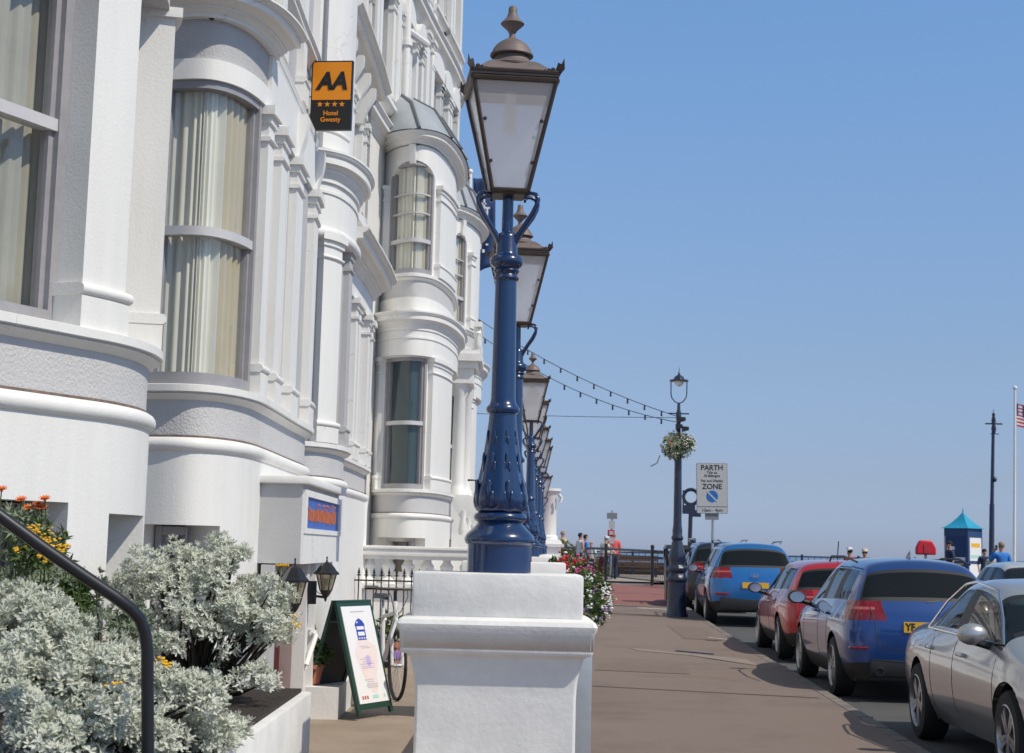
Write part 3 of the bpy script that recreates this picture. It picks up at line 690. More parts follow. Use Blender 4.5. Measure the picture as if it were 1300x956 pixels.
# ---- tall wall behind, one strip per house beyond
def lead_bow(name_label, plan, z_eave, axis, top, parent_loc, sill=2.45, winpx=None, dark=True, gwin=(), fwin=(), gp=(), fp=()):
    h = thing('terrace_house', name_label, 'house', parent_loc, 0, 'white terraced hotel houses')
    s0, s1 = .05, plan.len - .05
    gf_bow(h, plan, s0, s1, sill, None, basement=[(a, b, 1.02, 1.66) for a, b in gwin], torus=(2.06, 1.96), zb=.1)
    for a, b in gwin:
        window(h, plan, a, b, 1.02, 1.66, off=-.3, cm='brownroom', curt=False, fm='frameLt', mid=None)
    mb = MB(); wall(mb, plan, s0, s1, sill, 4.64, [(a, b, sill, 4.62) for a, b in gwin], -.4, -.12); mb.build('ground_floor_wall', W['white'], h)
    for i, (a, b) in enumerate(gwin): window(h, plan, a, b, sill, 4.62, off=-.18, cm='blind_or_room_dark' if dark else 'net', curt=False, fm='frame')
    for a, b in gp: pilaster(h, plan, a, b, sill, 4.64, o=-.03)
    mb = MB(); sweep(mb, plan, s0, s1, rect(-.4, -.03, 4.64, 5.06), .06); sweep(mb, plan, s0, s1, rect(-.3, -.015, 4.92, 4.95), .06); mb.build('frieze', W['white'], h)
    mould(h, 'cornice', plan, s0, s1, p_cornice(5.06, 5.36, -.03, .17, -.5))
    mb = MB(); sweep(mb, plan, s0, s1, rect(-.5, -.10, 5.4, 5.62), .06); mb.build('blocking_course', W['white'], h)
    mb = MB(); sweep(mb, plan, s0, s1, rect(-.5, -.13, 5.62, 5.9), .06); mb.build('dado_panel', W['grey'], h)
    mould(h, 'sill', plan, s0, s1, p_sill(5.9, 6.02, -.06))
    zh = 7.62
    mb = MB(); wall(mb, plan, s0, s1, 6.02, zh, [(a, b, 6.02, zh) for a, b in fwin], -.4, -.14)
    cur = s0
    for a, b in list(fwin) + [(s1, s1)]:
        if a > cur: sweep(mb, plan, cur, a, rect(-.4, -.14, zh, 8.2), .06)
        if b > a: bandf(mb, plan, a, b, lambda q: zh + .32 * math.sqrt(max(0, 1 - ((q - (a + b) / 2) / ((b - a) / 2 + .02)) ** 2)), lambda q: 8.2, -.4, -.14)
        cur = b
    mb.build('first_floor_wall', W['white'], h)
    for a, b in fwin:
        window(h, plan, a, b, 6.02, zh + .3, off=-.20, mid=.30, bars=(.55, .72), cm='curtain', split=b - .14, cd=.07)
        c = (a + b) / 2
        mb = MB(); sweep(mb, plan, c - .07, c + .07, [(-.3, zh + .26), (-.09, zh + .26), (-.06, 8.2), (-.3, 8.2)], .1); mb.build('keystone', W['white'], h)
    for a, b in fp: pilaster(h, plan, a, b, 6.02, zh - .02, o=-.06)
    mould(h, 'cornice', plan, s0, s1, p_cornice(8.22, z_eave, -.12, .18, -.5))
    # lead roof: from eaves to the wall, with rolls
    mb = MB(); S = plan.samples(s0, s1, .06); vs = []
    tp = lambda p: Vector((p.x, p.y)).lerp(Vector(axis(p)), .62)
    for q in S:
        p, n = plan.at(q); e = p + n * .08; t = tp(e); mid = e.lerp(t, .45)
        vs += [(e.x, e.y, z_eave + .01), (mid.x, mid.y, z_eave + .01 + (top - z_eave) * .62), (t.x, t.y, top)]
    mb.add(vs, [(3 * i + k, 3 * i + 3 + k, 3 * i + 4 + k, 3 * i + 1 + k) for i in range(len(S) - 1) for k in range(2)]); rf = mb.build('lead_roof', W['lead'], h)
    mb = MB()
    for k in range(1, 9):
        q = s0 + (s1 - s0) * k / 9; p, n = plan.at(q); e = p + n * .09; t = tp(e); mid = e.lerp(t, .45)
        mb.tube([(e.x, e.y, z_eave + .02), (mid.x, mid.y, z_eave + .025 + (top - z_eave) * .62), (t.x, t.y, top + .01)], .028, 6)
    mb.build('roof_roll', W['leadroll'], rf)
    return h

Dp = Plan([(-2.5, 27.1), (-2.3, 26.55), (-2.0, 26.1), (-1.63, 25.93), (-1.30, 26.2), (-1.10, 26.9), (-.98, 27.9), (-.955, 28.7), (-1.0, 29.7), (-1.25, 30.3), (-1.8, 30.6)], step=.05)
sl = Dp.near
gw = [(sl(*at(487, 600, 26.62).xy), 0)]
def spx(plan, px, lo, hi):     # plan position whose bearing from the street corner matches
    best = None
    n = 400
    for i in range(n):
        q = lo + (hi - lo) * i / n; p, nn = plan.at(q); p = p - nn * .1
        v = Vector((p.x, p.y, 3.0)) - EYE; k = FPX / v.dot(_F) ; x = 650 + FPX * v.dot(R2) / v.dot(_F)
        if best is None or abs(x - px) < best[0]: best = (abs(x - px), q)
    return best[1]
half = sl(-.96, 28.6)
g = lambda px: spx(Dp, px, 0, half)
hD = lead_bow('white house with grey lead roof over a yellow-curtained arched bow window', Dp, 8.42, lambda p: (-2.3, 28.2), 9.4, (-2.4, 27, 0),
              gwin=[(g(484), g(540)), (sl(-.98, 28.2), sl(-.97, 29.0))], fwin=[(g(481), g(544))], gp=[(g(470), g(483.5)), (g(542), g(566))], fp=[(g(471), g(479)), (g(547), g(568))])
Ep = Plan([(-1.5, 31.5), (-1.2, 31.75), (-.95, 32.15), (-.72, 32.9), (-.60, 33.8), (-.66, 34.9), (-.9, 35.6), (-1.4, 35.9)], step=.05)
sl = Ep.near
hE = lead_bow('farthest white house with a small lead roof beside the navy banner', Ep, 8.42, lambda p: (-1.6, 33.6), 9.35, (-1.5, 34, 0),
              gwin=[(sl(-1.15, 31.8), sl(-.93, 32.2))], fwin=[(sl(-1.12, 31.85), sl(-.86, 32.4))], gp=[(sl(-.84, 32.45), sl(-.75, 32.8))], fp=[(sl(-.83, 32.5), sl(-.75, 32.8))])
# tall upper wall over C to E
def upper(parent, ya, yb, wins):
    a, b = fs(ya), fs(yb)
    for zi, (zA, zB) in enumerate(((.1, 8.3), (8.3, 11.6), (11.6, 15.0))):
        mb = MB(); ops = [] if zi == 0 else [(fs(u), fs(v), zA + .75, zB - .7) for u, v in wins]
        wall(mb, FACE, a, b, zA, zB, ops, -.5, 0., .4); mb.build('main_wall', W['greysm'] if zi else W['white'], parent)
        for o in ops:
            window(parent, FACE, o[0], o[1], o[2], o[3], off=-.2, cm='net', curt=False)
            pilaster(parent, FACE, o[0] - .26, o[0] - .02, o[2] - .1, o[3] + .1, o=.10, inn=-.05)
            pilaster(parent, FACE, o[1] + .02, o[1] + .26, o[2] - .1, o[3] + .1, o=.10, inn=-.05)
            mb = MB(); bandf(mb, FACE, o[0] - .24, o[1] + .24, lambda q: o[3] + .1, lambda q: o[3] + .2 + .32 * math.sqrt(max(0, 1 - ((q - (o[0] + o[1]) / 2) / ((o[1] - o[0]) / 2 + .25)) ** 2)), -.05, .16); mb.build('arch_hood', W['white'], parent)
            mould(parent, 'sill', FACE, o[0] - .3, o[1] + .3, p_sill(o[2] - .25, o[2] - .1, .22, -.05))
        if zi: mould(parent, 'string_course', FACE, a, b, p_cornice(zA - .05, zA + .28, 0, .22, -.1), step=.4)
    mould(parent, 'cornice', FACE, a, b, p_cornice(14.6, 15.1, 0, .35, -.1), step=.4)
    for y in (ya + .1, (ya + yb) / 2, yb - .35):
        for zA, zB in ((8.6, 11.5), (11.9, 14.6)): pilaster(parent, FACE, fs(y), fs(y) + .32, zA, zB, o=.14, inn=-.05)
upper(hD, 23.2, 30.3, [(24.2, 25.1), (25.7, 26.6), (27.6, 28.3), (29.2, 29.8)])
upper(hE, 30.35, 37.5, [(31.0, 31.7), (32.2, 32.9), (33.4, 34.0)])
mb = MB(); mb.tube([(-2.02, 27.6, 8.8), (-2.02, 27.6, 15)], .075, 10)
for z in (9.3, 10.4, 11.4, 12.6): mb.tube([(-2.02, 27.6, z), (-2.02, 27.6, z + .1)], .11, 10)
mb.tube([(-1.75, 29.0, 10.9), (-2.02, 27.6, 10.7)], .07, 8)
mb.build('drain_pipe', W['white'], hD)

# ---- columned porch between the two lead-roofed bows
pc = thing('porch', 'white columned porch with moulded entablature between the two lead-roofed bows', 'porch', (-1.2, 31, 0))
for x, y in ((-.98, 30.65), (-.88, 31.35)):
    mb = MB(); mb.lathe([(.17, 2.5), (.17, 2.6), (.135, 2.66), (.13, 2.75), (.115, 4.4), (.15, 4.46), (.16, 4.6), (.19, 4.66)], (x, y, 0), 16); mb.build('column', W['white'], pc)
mb = MB(); mb.box((-1.6, 30.45, 4.66), (-.72, 31.6, 4.95)); mb.box((-1.6, 30.38, 4.95), (-.64, 31.68, 5.08)); mb.box((-1.6, 30.3, 5.08), (-.56, 31.76, 5.22)); mb.box((-1.6, 30.36, 5.22), (-.62, 31.7, 5.32)); mb.build('entablature', W['white'], pc)
mb = MB(); mb.box((-1.7, 30.4, .1), (-.62, 31.7, 2.5)); mb.build('podium', W['white'], pc)
mb = MB()
for i in range(5): mb.lathe([(.05, 5.32), (.09, 5.4), (.05, 5.55), (.08, 5.62), (.03, 5.75)], (-.66, 30.4 + i * .3, 0), 10)
mb.box((-.74, 30.3, 5.74), (-.58, 31.75, 5.84)); mb.build('balustrade', W['white'], pc)
for cx in (-1.05, -.7):
    pass
# sloping stair balustrade in front of the porch
stb = thing('stair_balustrade', 'white sloping stone stair balustrade below the columned porch', 'balustrade', (-.7, 29.5, 0))
mb = MB(); mb.prism([(0, 2.45), (0, 2.25), (2.6, 1.35), (2.6, 1.55)], lambda u, v, t: (-.98 + u * .24 + t, 28.2 + u * .12, v), 0, .3); mb.build('sloping_rail', W['white'], stb)
for i in range(7):
    u = .2 + i * .36; zt = 2.25 - u * .346; x, y = -.83 + u * .24, 28.25 + u * .12
    mb = MB(); mb.lathe([(.06, zt - .62), (.05, zt - .5), (.09, zt - .35), (.045, zt - .15), (.07, zt)], (x, y, 0), 10); mb.build('baluster', W['white'], stb)
mb = MB(); mb.prism([(0, 1.75), (0, .1), (2.6, .1), (2.6, .8)], lambda u, v, t: (-.98 + u * .24 + t, 28.2 + u * .12, v), 0, .3); mb.build('string_wall', W['white'], stb)
mb = MB(); mb.tube([(-.75, 29.2, 2.75), (-.6, 29.2, 2.75), (-.58, 29.2, 2.5)], .02, 6); mb.build('iron_bracket', W['black'], stb)

# ---- level balustrade across the forecourt and iron railing before it
bl = thing('balustrade', 'level white stone balustrade across the forecourt behind the spear-topped railings', 'balustrade', (-1.3, 22.6, 0))
mb = MB().box((-2.35, 22.45, 1.385), (-.2, 22.8, 1.475), bev=.01); mb.box((-2.33, 22.48, 1.34), (-.2, 22.77, 1.386)); mb.box((-2.35, 22.43, 1.475), (-.2, 22.82, 1.525), bev=.012); mb.build('top_rail', W['whiterough'], bl)
for i in range(8):
    x = -2.2 + i * .272
    mb = MB(); mb.lathe([(.10, 1.0), (.10, 1.05), (.055, 1.08), (.05, 1.11), (.085, 1.2), (.095, 1.25), (.06, 1.3), (.05, 1.33), (.09, 1.345)], (x, 22.62, 0), 14); mb.build('baluster', W['white'], bl)
mb = MB().box((-2.35, 22.42, .93), (-.2, 22.8, 1.0)); mb.box((-2.33, 22.5, .1), (-.2, 22.75, .93)); mb.build('base_wall', W['whiterough'], bl)
rl = thing('iron_railing', 'black iron railing with spear tops in front of the white balustrade', 'railing', (-1.7, 21.3, 0))
for i in range(14):
    x = -2.15 + i * .1
    mb = MB(); mb.tube([(x, 21.3, .1), (x, 21.3, 1.12)], .009, 6); mb.lathe([(.008, 1.12), (.03, 1.13), (.008, 1.145), (.02, 1.165), (.0, 1.24)], (x, 21.3, 0), 6); mb.tube([(x - .028, 21.3, 1.135), (x + .028, 21.3, 1.135)], .008, 5); mb.build('spear_bar', W['black'], rl)
mb = MB(); mb.box((-2.2, 21.285, 1.055), (-.8, 21.315, 1.075)); mb.box((-2.2, 21.285, .22), (-.8, 21.315, .24)); mb.build('cross_bar', W['black'], rl)

# ------------------------------------------------------------------ lamp posts on white pedestals
LG = 'blue lantern posts along the forecourt edge'
def make_lamp():
    t = thing('lamp_post', 'large blue lamp post with copper-roofed lantern, nearest of the row', 'lamp post', (0, 0, 0), 0, LG)
    mb = MB()
    mb.lathe([(.168, 0), (.168, .145), (.178, .15), (.186, .165), (.186, .18), (.176, .2), (.15, .225), (.125, .25), (.118, .262)], n=32)
    mb.lathe([(.118, .262), (.135, .275), (.142, .29), (.135, .307), (.12, .315)], n=32)
    mb.build('base_drum', W['navy'], t, smooth=50)
    mb = MB()
    fl = lambda q, z: 1 + (.045 * math.cos(8 * q) if .34 < z < .80 else 0)
    mb.lathe([(.115, .315), (.128, .325), (.135, .345), (.14, .375), (.137, .41), (.125, .46), (.112, .52), (.10, .58), (.09, .65), (.081, .72), (.075, .80), (.072, .84)], n=48, mod=fl)
    rnd = random.Random(3)
    for k in range(8):       # raised acanthus leaves
        q = k * PI / 4 + .3
        for z, r, h, wd in ((.40, .131, .085, .026), (.56, .100, .07, .018), (.70, .081, .05, .012)):
            c = Vector((r * math.cos(q), r * math.sin(q), z))
            for j in (-1, 0, 1):
                off = Vector((-math.sin(q), math.cos(q), 0)) * j * wd * .75
                mb.ball(c + off + Vector((0, 0, (.3 if j == 0 else -.15) * h)), 1, 8, 6, (wd * .5, wd * .5, h * (.75 if j == 0 else .5)))
    mb.build('leafed_bulb', W['navy'], t, smooth=50)
    mb = MB()
    mb.lathe([(.072, .84), (.085, .845), (.09, .86), (.09, .872), (.078, .885), (.07, .9), (.066, .92), (.058, 1.56), (.066, 1.565), (.07, 1.575), (.064, 1.585), (.059, 1.595), (.066, 1.605), (.071, 1.615), (.064, 1.628), (.085, 1.645), (.092, 1.665), (.088, 1.685), (.066, 1.70), (.058, 1.715), (.056, 1.80), (.048, 1.82), (.032, 1.83), (.030, 2.02)], n=28)
    mb.build('post', W['navy'], t, smooth=50)
    for k in range(4):
        q = rad((24, -24, 156, 204)[k]); c, s = math.cos(q), math.sin(q)
        pts = [(.04, 1.76), (.06, 1.80), (.10, 1.86), (.145, 1.92), (.172, 1.97), (.178, 2.0), (.165, 2.028), (.13, 2.038), (.105, 2.028), (.10, 2.005)]
        mb = MB().tube([(u * c, u * s, z) for u, z in pts], [.017, .016, .014, .014, .013, .013, .012, .011, .009, .007], 8)
        mb.build('scroll_bracket', W['navy'], t, smooth=60)
    # lantern (turned a little)
    lz0, lz1 = 2.045, 2.635
    h0, h1 = .098, .226
    ro = rad(6)
    rot = Matrix.Rotation(ro, 3, 'Z')
    mb = MB().frus(2.025, .085, 2.045, .105, rot=ro)
    cor = lambda h, k: rot @ Vector((h * (1 if k in (0, 3) else -1), h * (1 if k in (0, 1) else -1), 0))
    for k in range(4):
        a = cor(h0, k); b = cor(h1, k); mb.tube([(a.x, a.y, lz0), (b.x, b.y, lz1)], .0125, 6)
        a2 = cor(h0, (k + 1) % 4); b2 = cor(h1, (k + 1) % 4)
        mb.tube([(a.x, a.y, lz0), (a2.x, a2.y, lz0)], .012, 6); mb.tube([(b.x, b.y, lz1 - .01), (b2.x, b2.y, lz1 - .01)], .016, 6)
        # ornate gallery above eaves with corner crockets
        mb.tube([(b.x * 1.03, b.y * 1.03, lz1 + .03), (b2.x * 1.03, b2.y * 1.03, lz1 + .03)], .013, 6)
        c = b * 1.05
        mb.add([c + Vector((0, 0, .0)), c * 1.0 + rot @ Vector((0, 0, 0)) + (c.normalized() * .035) + Vector((0, 0, .03)), c + c.normalized() * .03 + Vector((0, 0, .092)), c + c.normalized() * .012 + Vector((0, 0, .062)), c - c.normalized() * .012 + Vector((0, 0, .074)), c - c.normalized() * .03 + Vector((0, 0, .03))], [(0, 1, 2, 3, 4, 5)])
        tn = (b2 - b).normalized()
        for sgn, base in ((1, b), (-1, b2)):
            for j in range(3): mb.ball(base * 1.03 + tn * sgn * (.03 + .022 * j) + Vector((0, 0, lz1 + .047 - .004 * j)) - Vector((0, 0, 0)), .013 - .002 * j, 6, 4)
        for u in (.25, .62):
            p = a.lerp(b, u); p2 = a2.lerp(b2, u); z = lz0 + (lz1 - lz0) * u
            mb.ball(p.lerp(p2, .07) * 1.0 + Vector((0, 0, z)), .011, 6, 4); mb.ball(p.lerp(p2, .93) + Vector((0, 0, z)), .011, 6, 4)
    # crocket z was relative: lift it
    fr = MB(); fr.v = []; 
    vs = []
    for v in mb.v:
        vs.append(v)
    # crockets have z near 0 .. .12 -> raise to the eaves
    vs = [(x, y, z + lz1 + .015) if z < .2 else (x, y, z) for x, y, z in vs]
    mb.v = vs
    fro = mb.build('lantern_frame', W['bronze'], t, smooth=40)
    for k in range(4):
        a, b, a2, b2 = cor(h0, k), cor(h1, k), cor(h0, (k + 1) % 4), cor(h1, (k + 1) % 4)
        mb = MB().add([(a.x * .98, a.y * .98, lz0), (a2.x * .98, a2.y * .98, lz0), (b2.x * .98, b2.y * .98, lz1), (b.x * .98, b.y * .98, lz1)], [(0, 1, 2, 3)])
        mb.build('lantern_pane', W['lampglass'], t, smooth=0, fixn=False)
    mb = MB().tube([(.0, .0, lz1 - .02), (.0, .0, lz1 - .12)], .03, 10); mb.tube([(.012, 0, lz1 - .12), (.012, 0, lz1 - .27)], .022, 10); mb.tube([(-.014, 0, lz1 - .12), (-.014, 0, lz1 - .24)], .02, 10)
    mb.build('bulb', W['bulb'], t)
    mb = MB().frus(lz1 + .008, .236, lz1 + .03, .236, rot=ro); mb.frus(lz1 + .03, .228, lz1 + .108, .138, rot=ro); mb.frus(lz1 + .108, .138, lz1 + .122, .118, rot=ro)
    mb.frus(lz1 - .010, .212, lz1 + .006, .220, rot=ro)
    mb.build('lantern_roof', W['copper'], t, smooth=30)
    mb = MB().frus(lz1 - .022, .206, lz1 - .014, .210, rot=ro); mb.build('lantern_ceiling', W['patch'], t)
    z = lz1 + .104
    mb = MB().lathe([(.15, z), (.152, z + .01), (.142, z + .02), (.118, z + .03), (.104, z + .046), (.096, z + .062), (.090, z + .078), (.112, z + .072), (.120, z + .077), (.118, z + .087), (.110, z + .097), (.104, z + .113), (.088, z + .136), (.064, z + .156), (.04, z + .17), (.025, z + .178), (.02, z + .182)], n=32); mb.build('ventilator', W['copper'], t, smooth=40)
    z += .182
    mb = MB().lathe([(.02, z), (.016, z + .022), (.028, z + .042), (.060, z + .072), (.066, z + .08), (.056, z + .092), (.034, z + .115), (.024, z + .145), (.024, z + .17), (.016, z + .18)], n=24); mb.build('finial', W['copper'], t, smooth=40)
    return t
lamp = make_lamp()
LZ = 1.395
LP = [(8.5, 'large blue lamp post with copper-roofed lantern on the nearest white pedestal', None), (13.7, 'second blue lamp post in the row, mostly hidden behind the nearest one', None), (24.2, 'third blue lamp post in the row, its small lantern right of the second post', None)] + \
     [(y, 'distant blue lamp post in the overlapping run between the third post and the stone pillar', 'far') for y in (27.9, 31.5, 33.9, 37.6, 40.5)] + [(48.6, 'farthest small blue lamp post whose lantern hangs just above the white stone pillar', None)]
for i, (y, lb, far) in enumerate(LP):
    o = lamp if i == 0 else copy_tree(lamp)
    o.location = (front(y) - (.015 if i == 1 else 0), y, LZ + (.02 if i else 0)); o['label'] = lb
    o.rotation_euler = (0, 0, (0, .0, -.05, .1, -.12, .07, .02, -.1, .05)[i])
    if y > 45: o.location.z = 1.05
    # distant posts keep their parts

PG = 'white pedestals under the blue lamp posts'
def make_ped():
    t = thing('pedestal', 'nearest white painted pedestal with bulging moulding under the blue lamp post', 'pedestal', (0, 0, 0), 0, PG)
    mb = MB().box((-.435, -.30, -.225), (.435, .30, 0), bev=.014); mb.build('cap_block', W['whiterough'], t, smooth=40)
    mb = MB()
    pr = [(.40, -.22), (.47, -.224), (.497, -.237), (.508, -.258), (.504, -.28), (.492, -.298), (.488, -.375), (.492, -.39), (.48, -.403), (.445, -.41), (.437, -.44), (.422, -.49), (.412, -.55), (.408, -.62), (.408, -1.32)]
    vs = []
    for u, z in pr:
        d = u - .135
        r = .02
        vs += [(-u, -d, z), (u, -d, z), (u, d, z), (-u, d, z)]
    mb.add(vs, [(4 * i + k, 4 * i + (k + 1) % 4, 4 * i + 4 + (k + 1) % 4, 4 * i + 4 + k) for i in range(len(pr) - 1) for k in range(4)] + [(0, 1, 2, 3)])
    o = mb.build('moulded_shaft', W['whiterough'], t, smooth=35)
    bv = o.modifiers.new('bevel', 'BEVEL'); bv.width = .016; bv.segments = 3; bv.limit_method = 'ANGLE'; bv.angle_limit = rad(50)
    mb = MB().box((-.46, -.34, -1.4), (.46, .34, -1.12), bev=.02); mb.build('plinth', W['whiterough'], t)
    return t
ped = make_ped()
plab = ['nearest white painted pedestal with bulging moulding, filling the bottom centre', 'second white pedestal, its cap showing right of the nearest post', 'third white pedestal, its corner just showing past the second cap']
for i, (y, lb, far) in enumerate(LP):
    o = ped if i == 0 else copy_tree(ped)
    o.location = (front(y), y, LZ + (.02 if i else 0)); o['label'] = plab[i] if i < 3 else ('far white pedestal under the farthest small lantern post' if y > 45 else 'far white pedestal in the overlapping run beyond the third pedestal')
    if y > 45: o.location.z = 1.05
bw = thing('boundary_wall', 'low white forecourt wall running between the lamp pedestals', 'wall', (front(12), 12, .1))
for ya, yb in ((9.0, 13.2), (14.2, 18.5), (24.8, 27.4), (28.4, 31)):
    mb = MB(); n = 6
    for k in range(n):
        y0 = ya + (yb - ya) * k / n; y1 = ya + (yb - ya) * (k + 1) / n
        mb.add([(front(y0) - .16, y0, .05), (front(y0) + .16, y0, .05), (front(y0) + .16, y0, .86), (front(y0) - .16, y0, .86), (front(y1) - .16, y1, .05), (front(y1) + .16, y1, .05), (front(y1) + .16, y1, .86), (front(y1) - .16, y1, .86)], [(0, 1, 5, 4), (1, 2, 6, 5), (2, 3, 7, 6), (3, 0, 4, 7)] + ([(3, 2, 1, 0)] if k == 0 else []) + ([(4, 5, 6, 7)] if k == n - 1 else []))
    mb.build('wall_length', W['whiterough'], bw)
ub = thing('utility_box', 'grey metal cabinet standing close behind the nearest pedestal', 'cabinet', (.32, 9.1, .1))
mb = MB().box((.17, 9.02, .1), (.49, 9.2, 1.03), bev=.006); mb.build('cabinet_body', W['steel'], ub)
mb = MB().box((.38, 9.005, .1), (.392, 9.02, 1.02)); mb.build('edge_strip', W['signback'], ub)

# white stone gate pillar at the end of the row
gp = thing('stone_pillar', 'tall white stepped stone pillar at the far end of the lamp row', 'pillar', (1.38, 52, .3))
mb = MB()
for z0, h0, z1, h1 in ((.2, .9, .95, .9), (.95, .62, 1.25, .62), (1.25, .7, 1.35, .7), (1.35, .45, 1.62, .45), (1.62, .55, 1.72, .55), (1.72, .5, 1.86, .42)): mb.frus(z0, h0, z1, h1, (1.28, 52))
mb.build('stepped_base', W['white'], gp, smooth=0)
mb = MB().lathe([(.36, 1.86), (.36, 1.95), (.31, 2.0), (.30, 3.2), (.33, 3.24), (.33, 3.3), (.40, 3.4), (.44, 3.42), (.44, 3.5)], (1.28, 52, 0), 18); mb.build('shaft', W['white'], gp)
for s in (-1, 1):
    mb = MB().tube([(1.28 + .36, 52 + s * .1 - .3, 3.3), (1.28 + .44, 52 + s * .1 - .3, 3.2), (1.28 + .4, 52 + s * .1 - .3, 3.05)], .05, 6); mb.build('volute', W['white'], gp)

# ------------------------------------------------------------------ hotel rating sign
ss = thing('hotel_sign', 'orange and black hotel rating sign hanging from the white house', 'sign', tuple(at(421, 121, 14.5)))
Ys = 14.5; TL, TR, BL, BR = at(394, 75, Ys), at(449.5, 76, Ys), at(393, 166, Ys), at(447.5, 167, Ys)
ex = (TR - TL).normalized(); ey = Vector((0, 0, 1)); cx = (TL + BR) / 2; wS = .196; hS = .333
yaw = -.12
ex = Vector((math.cos(yaw), math.sin(yaw), 0)); en = ex.cross(ey)   # front normal faces the street (towards -Y)
def onsign(u, v, d=0.): return cx + ex * u + ey * v + en * d
mb = MB()
def slab(mb, u0, u1, v0, v1, d0, d1): 
    p = [onsign(u, v, d) for d in (d0, d1) for u, v in ((u0, v0), (u1, v0), (u1, v1), (u0, v1))]
    mb.add(p, [(0, 1, 2, 3), (7, 6, 5, 4), (0, 4, 5, 1), (1, 5, 6, 2), (2, 6, 7, 3), (3, 7, 4, 0)]); return mb
slab(mb, -wS, wS, -hS, hS, -.05, 0.); mb.build('sign_case', W['aablack'], ss)
mb = slab(MB(), -wS + .012, wS - .012, -.045, hS - .014, 0., .004); mb.build('orange_panel', W['aaorange'], ss)
mb = MB(); add_text(mb, 'AA', .225, onsign(0, .128, .006), ex, ey, bold=.011, shear=.22, squeeze=.92); mb.build('lettering', W['aablack'], ss, smooth=0)
mb = MB()
for k in range(4):
    c = (-.105 + .07 * k, -.088); pts = []
    for j in range(10):
        r = .030 if j % 2 == 0 else .0125; q = PI / 2 + j * PI / 5; pts.append(onsign(c[0] + r * math.cos(q), c[1] + r * math.sin(q), .004))
    ctr = onsign(c[0], c[1], .004); mb.add([ctr] + pts, [(0, 1 + j, 1 + (j + 1) % 10) for j in range(10)])
mb.build('stars', W['aaorange'], ss, smooth=0, fixn=False)
mb = MB(); add_text(mb, 'Hotel', .062, onsign(0, -.175, .003), ex, ey, bold=.001); add_text(mb, 'Gwesty', .062, onsign(0, -.236, .003), ex, ey, bold=.001); mb.build('lettering', W['aaorange'], ss, smooth=0)
mb = MB()
for v in (.17, -.2): mb.tube([onsign(-wS, v, -.025), onsign(-wS - .12, v, -.025), onsign(-wS - .17, v, -.025)], .018, 6)
mb.tube([onsign(-wS, 0, -.03), onsign(-wS - .05, -.02, -.03), onsign(-wS - .08, -.1, -.03), onsign(-wS - .08, -.28, -.03)], .006, 5); mb.tube([onsign(-wS - .12, .25, -.025), onsign(-wS - .12, -.27, -.025)], .012, 6)
mb.build('wall_bracket', W['signback'], ss)

# ------------------------------------------------------------------ entrance box, lanterns, door
eb = thing('entrance_canopy', 'white boxed entrance canopy with blue restaurant sign under the curtained bow', 'canopy', (-1.7, 13.2, 1.4))
bx0, bx1, by0, by1 = -1.9, -1.555, 12.1, 14.7
mb = MB().box((bx0, by0, 1.37), (bx1, by1, 1.97)); mb.build('canopy_box', W['greysm'], eb)
mb = MB().box((bx0, by0 - .05, 1.97), (bx1 + .06, by1 + .06, 2.03), bev=.01); mb.build('canopy_top', W['white'], eb)
mb = MB()
mb.box((bx1, by0, 1.37), (bx1 + .02, by1, 1.60)); mb.box((bx1, by0, 1.60), (bx1 + .03, by1, 1.64)); mb.box((bx1, by0, 1.88), (bx1 + .03, by1, 1.93)); mb.box((bx1, by0, 1.64), (bx1 + .03, by0 + .12, 1.88)); mb.box((bx1, by1 - .14, 1.64), (bx1 + .03, by1, 1.88)); mb.build('sign_frame', W['white'], eb)
mb = MB().box((bx1 + .001, by0 + .12, 1.64), (bx1 + .012, by1 - .14, 1.88)); bs = mb.build('blue_sign', W['signblue'], eb)
mb = MB(); rnd = random.Random(5); y = by0 + .3
while y < by1 - .42:
    wd = rnd.uniform(.06, .12); hgt = rnd.uniform(.085, .11); zb_ = 1.70 + rnd.uniform(-.008, .008)
    for q in range(2): mb.box((bx1 + .012, y + q * wd * .6, zb_), (bx1 + .017, y + q * wd * .6 + wd * .35, zb_ + hgt))
    mb.box((bx1 + .012, y, zb_ + rnd.uniform(.02, .07)), (bx1 + .0165, y + wd, zb_ + .09))
    if rnd.random() < .35: mb.box((bx1 + .012, y + .03, zb_ + hgt), (bx1 + .016, y + .06, zb_ + hgt + .035)); mb.ball((bx1 + .014, y + .045, zb_ + hgt + .04), .014, 6, 4)
    y += wd + .015
mb.build('lettering', W['signorange'], bs, smooth=0)
er = thing('entrance_doorway', 'dark red door in a white frame under the entrance canopy', 'doorway', (-1.75, 13, .1))
mb = MB().box((-1.78, 12.25, -.2), (-1.70, 12.95, 1.36)); mb.build('door', W['door'], er)
mb = MB().box((-1.80, 12.96, -.2), (-1.60, 13.12, 1.368)); mb.box((-1.80, 13.35, -.2), (-1.58, 14.6, 1.368)); mb.build('frame', W['white'], er)
mb = MB().box((-1.84, 13.12, -.2), (-1.72, 13.35, 1.36)); mb.build('reveal', W['frameLt'], er)
mb = MB().box((-1.83, 12.0, -.2), (-1.74, 12.25, 1.36)); mb.build('side_post', W['greysm'], er)
gr_ = thing('grab_rail', 'short white grab rail fixed beside the dark red door', 'grab rail', tuple(at(392, 810, 13.4)))
mb = MB().tube([at(396, 803, 13.3), at(401, 807, 13.2), at(389, 844, 13.0), at(383, 845, 13.1)], .02, 8); mb.build('rail', W['plasticwhite'], gr_)
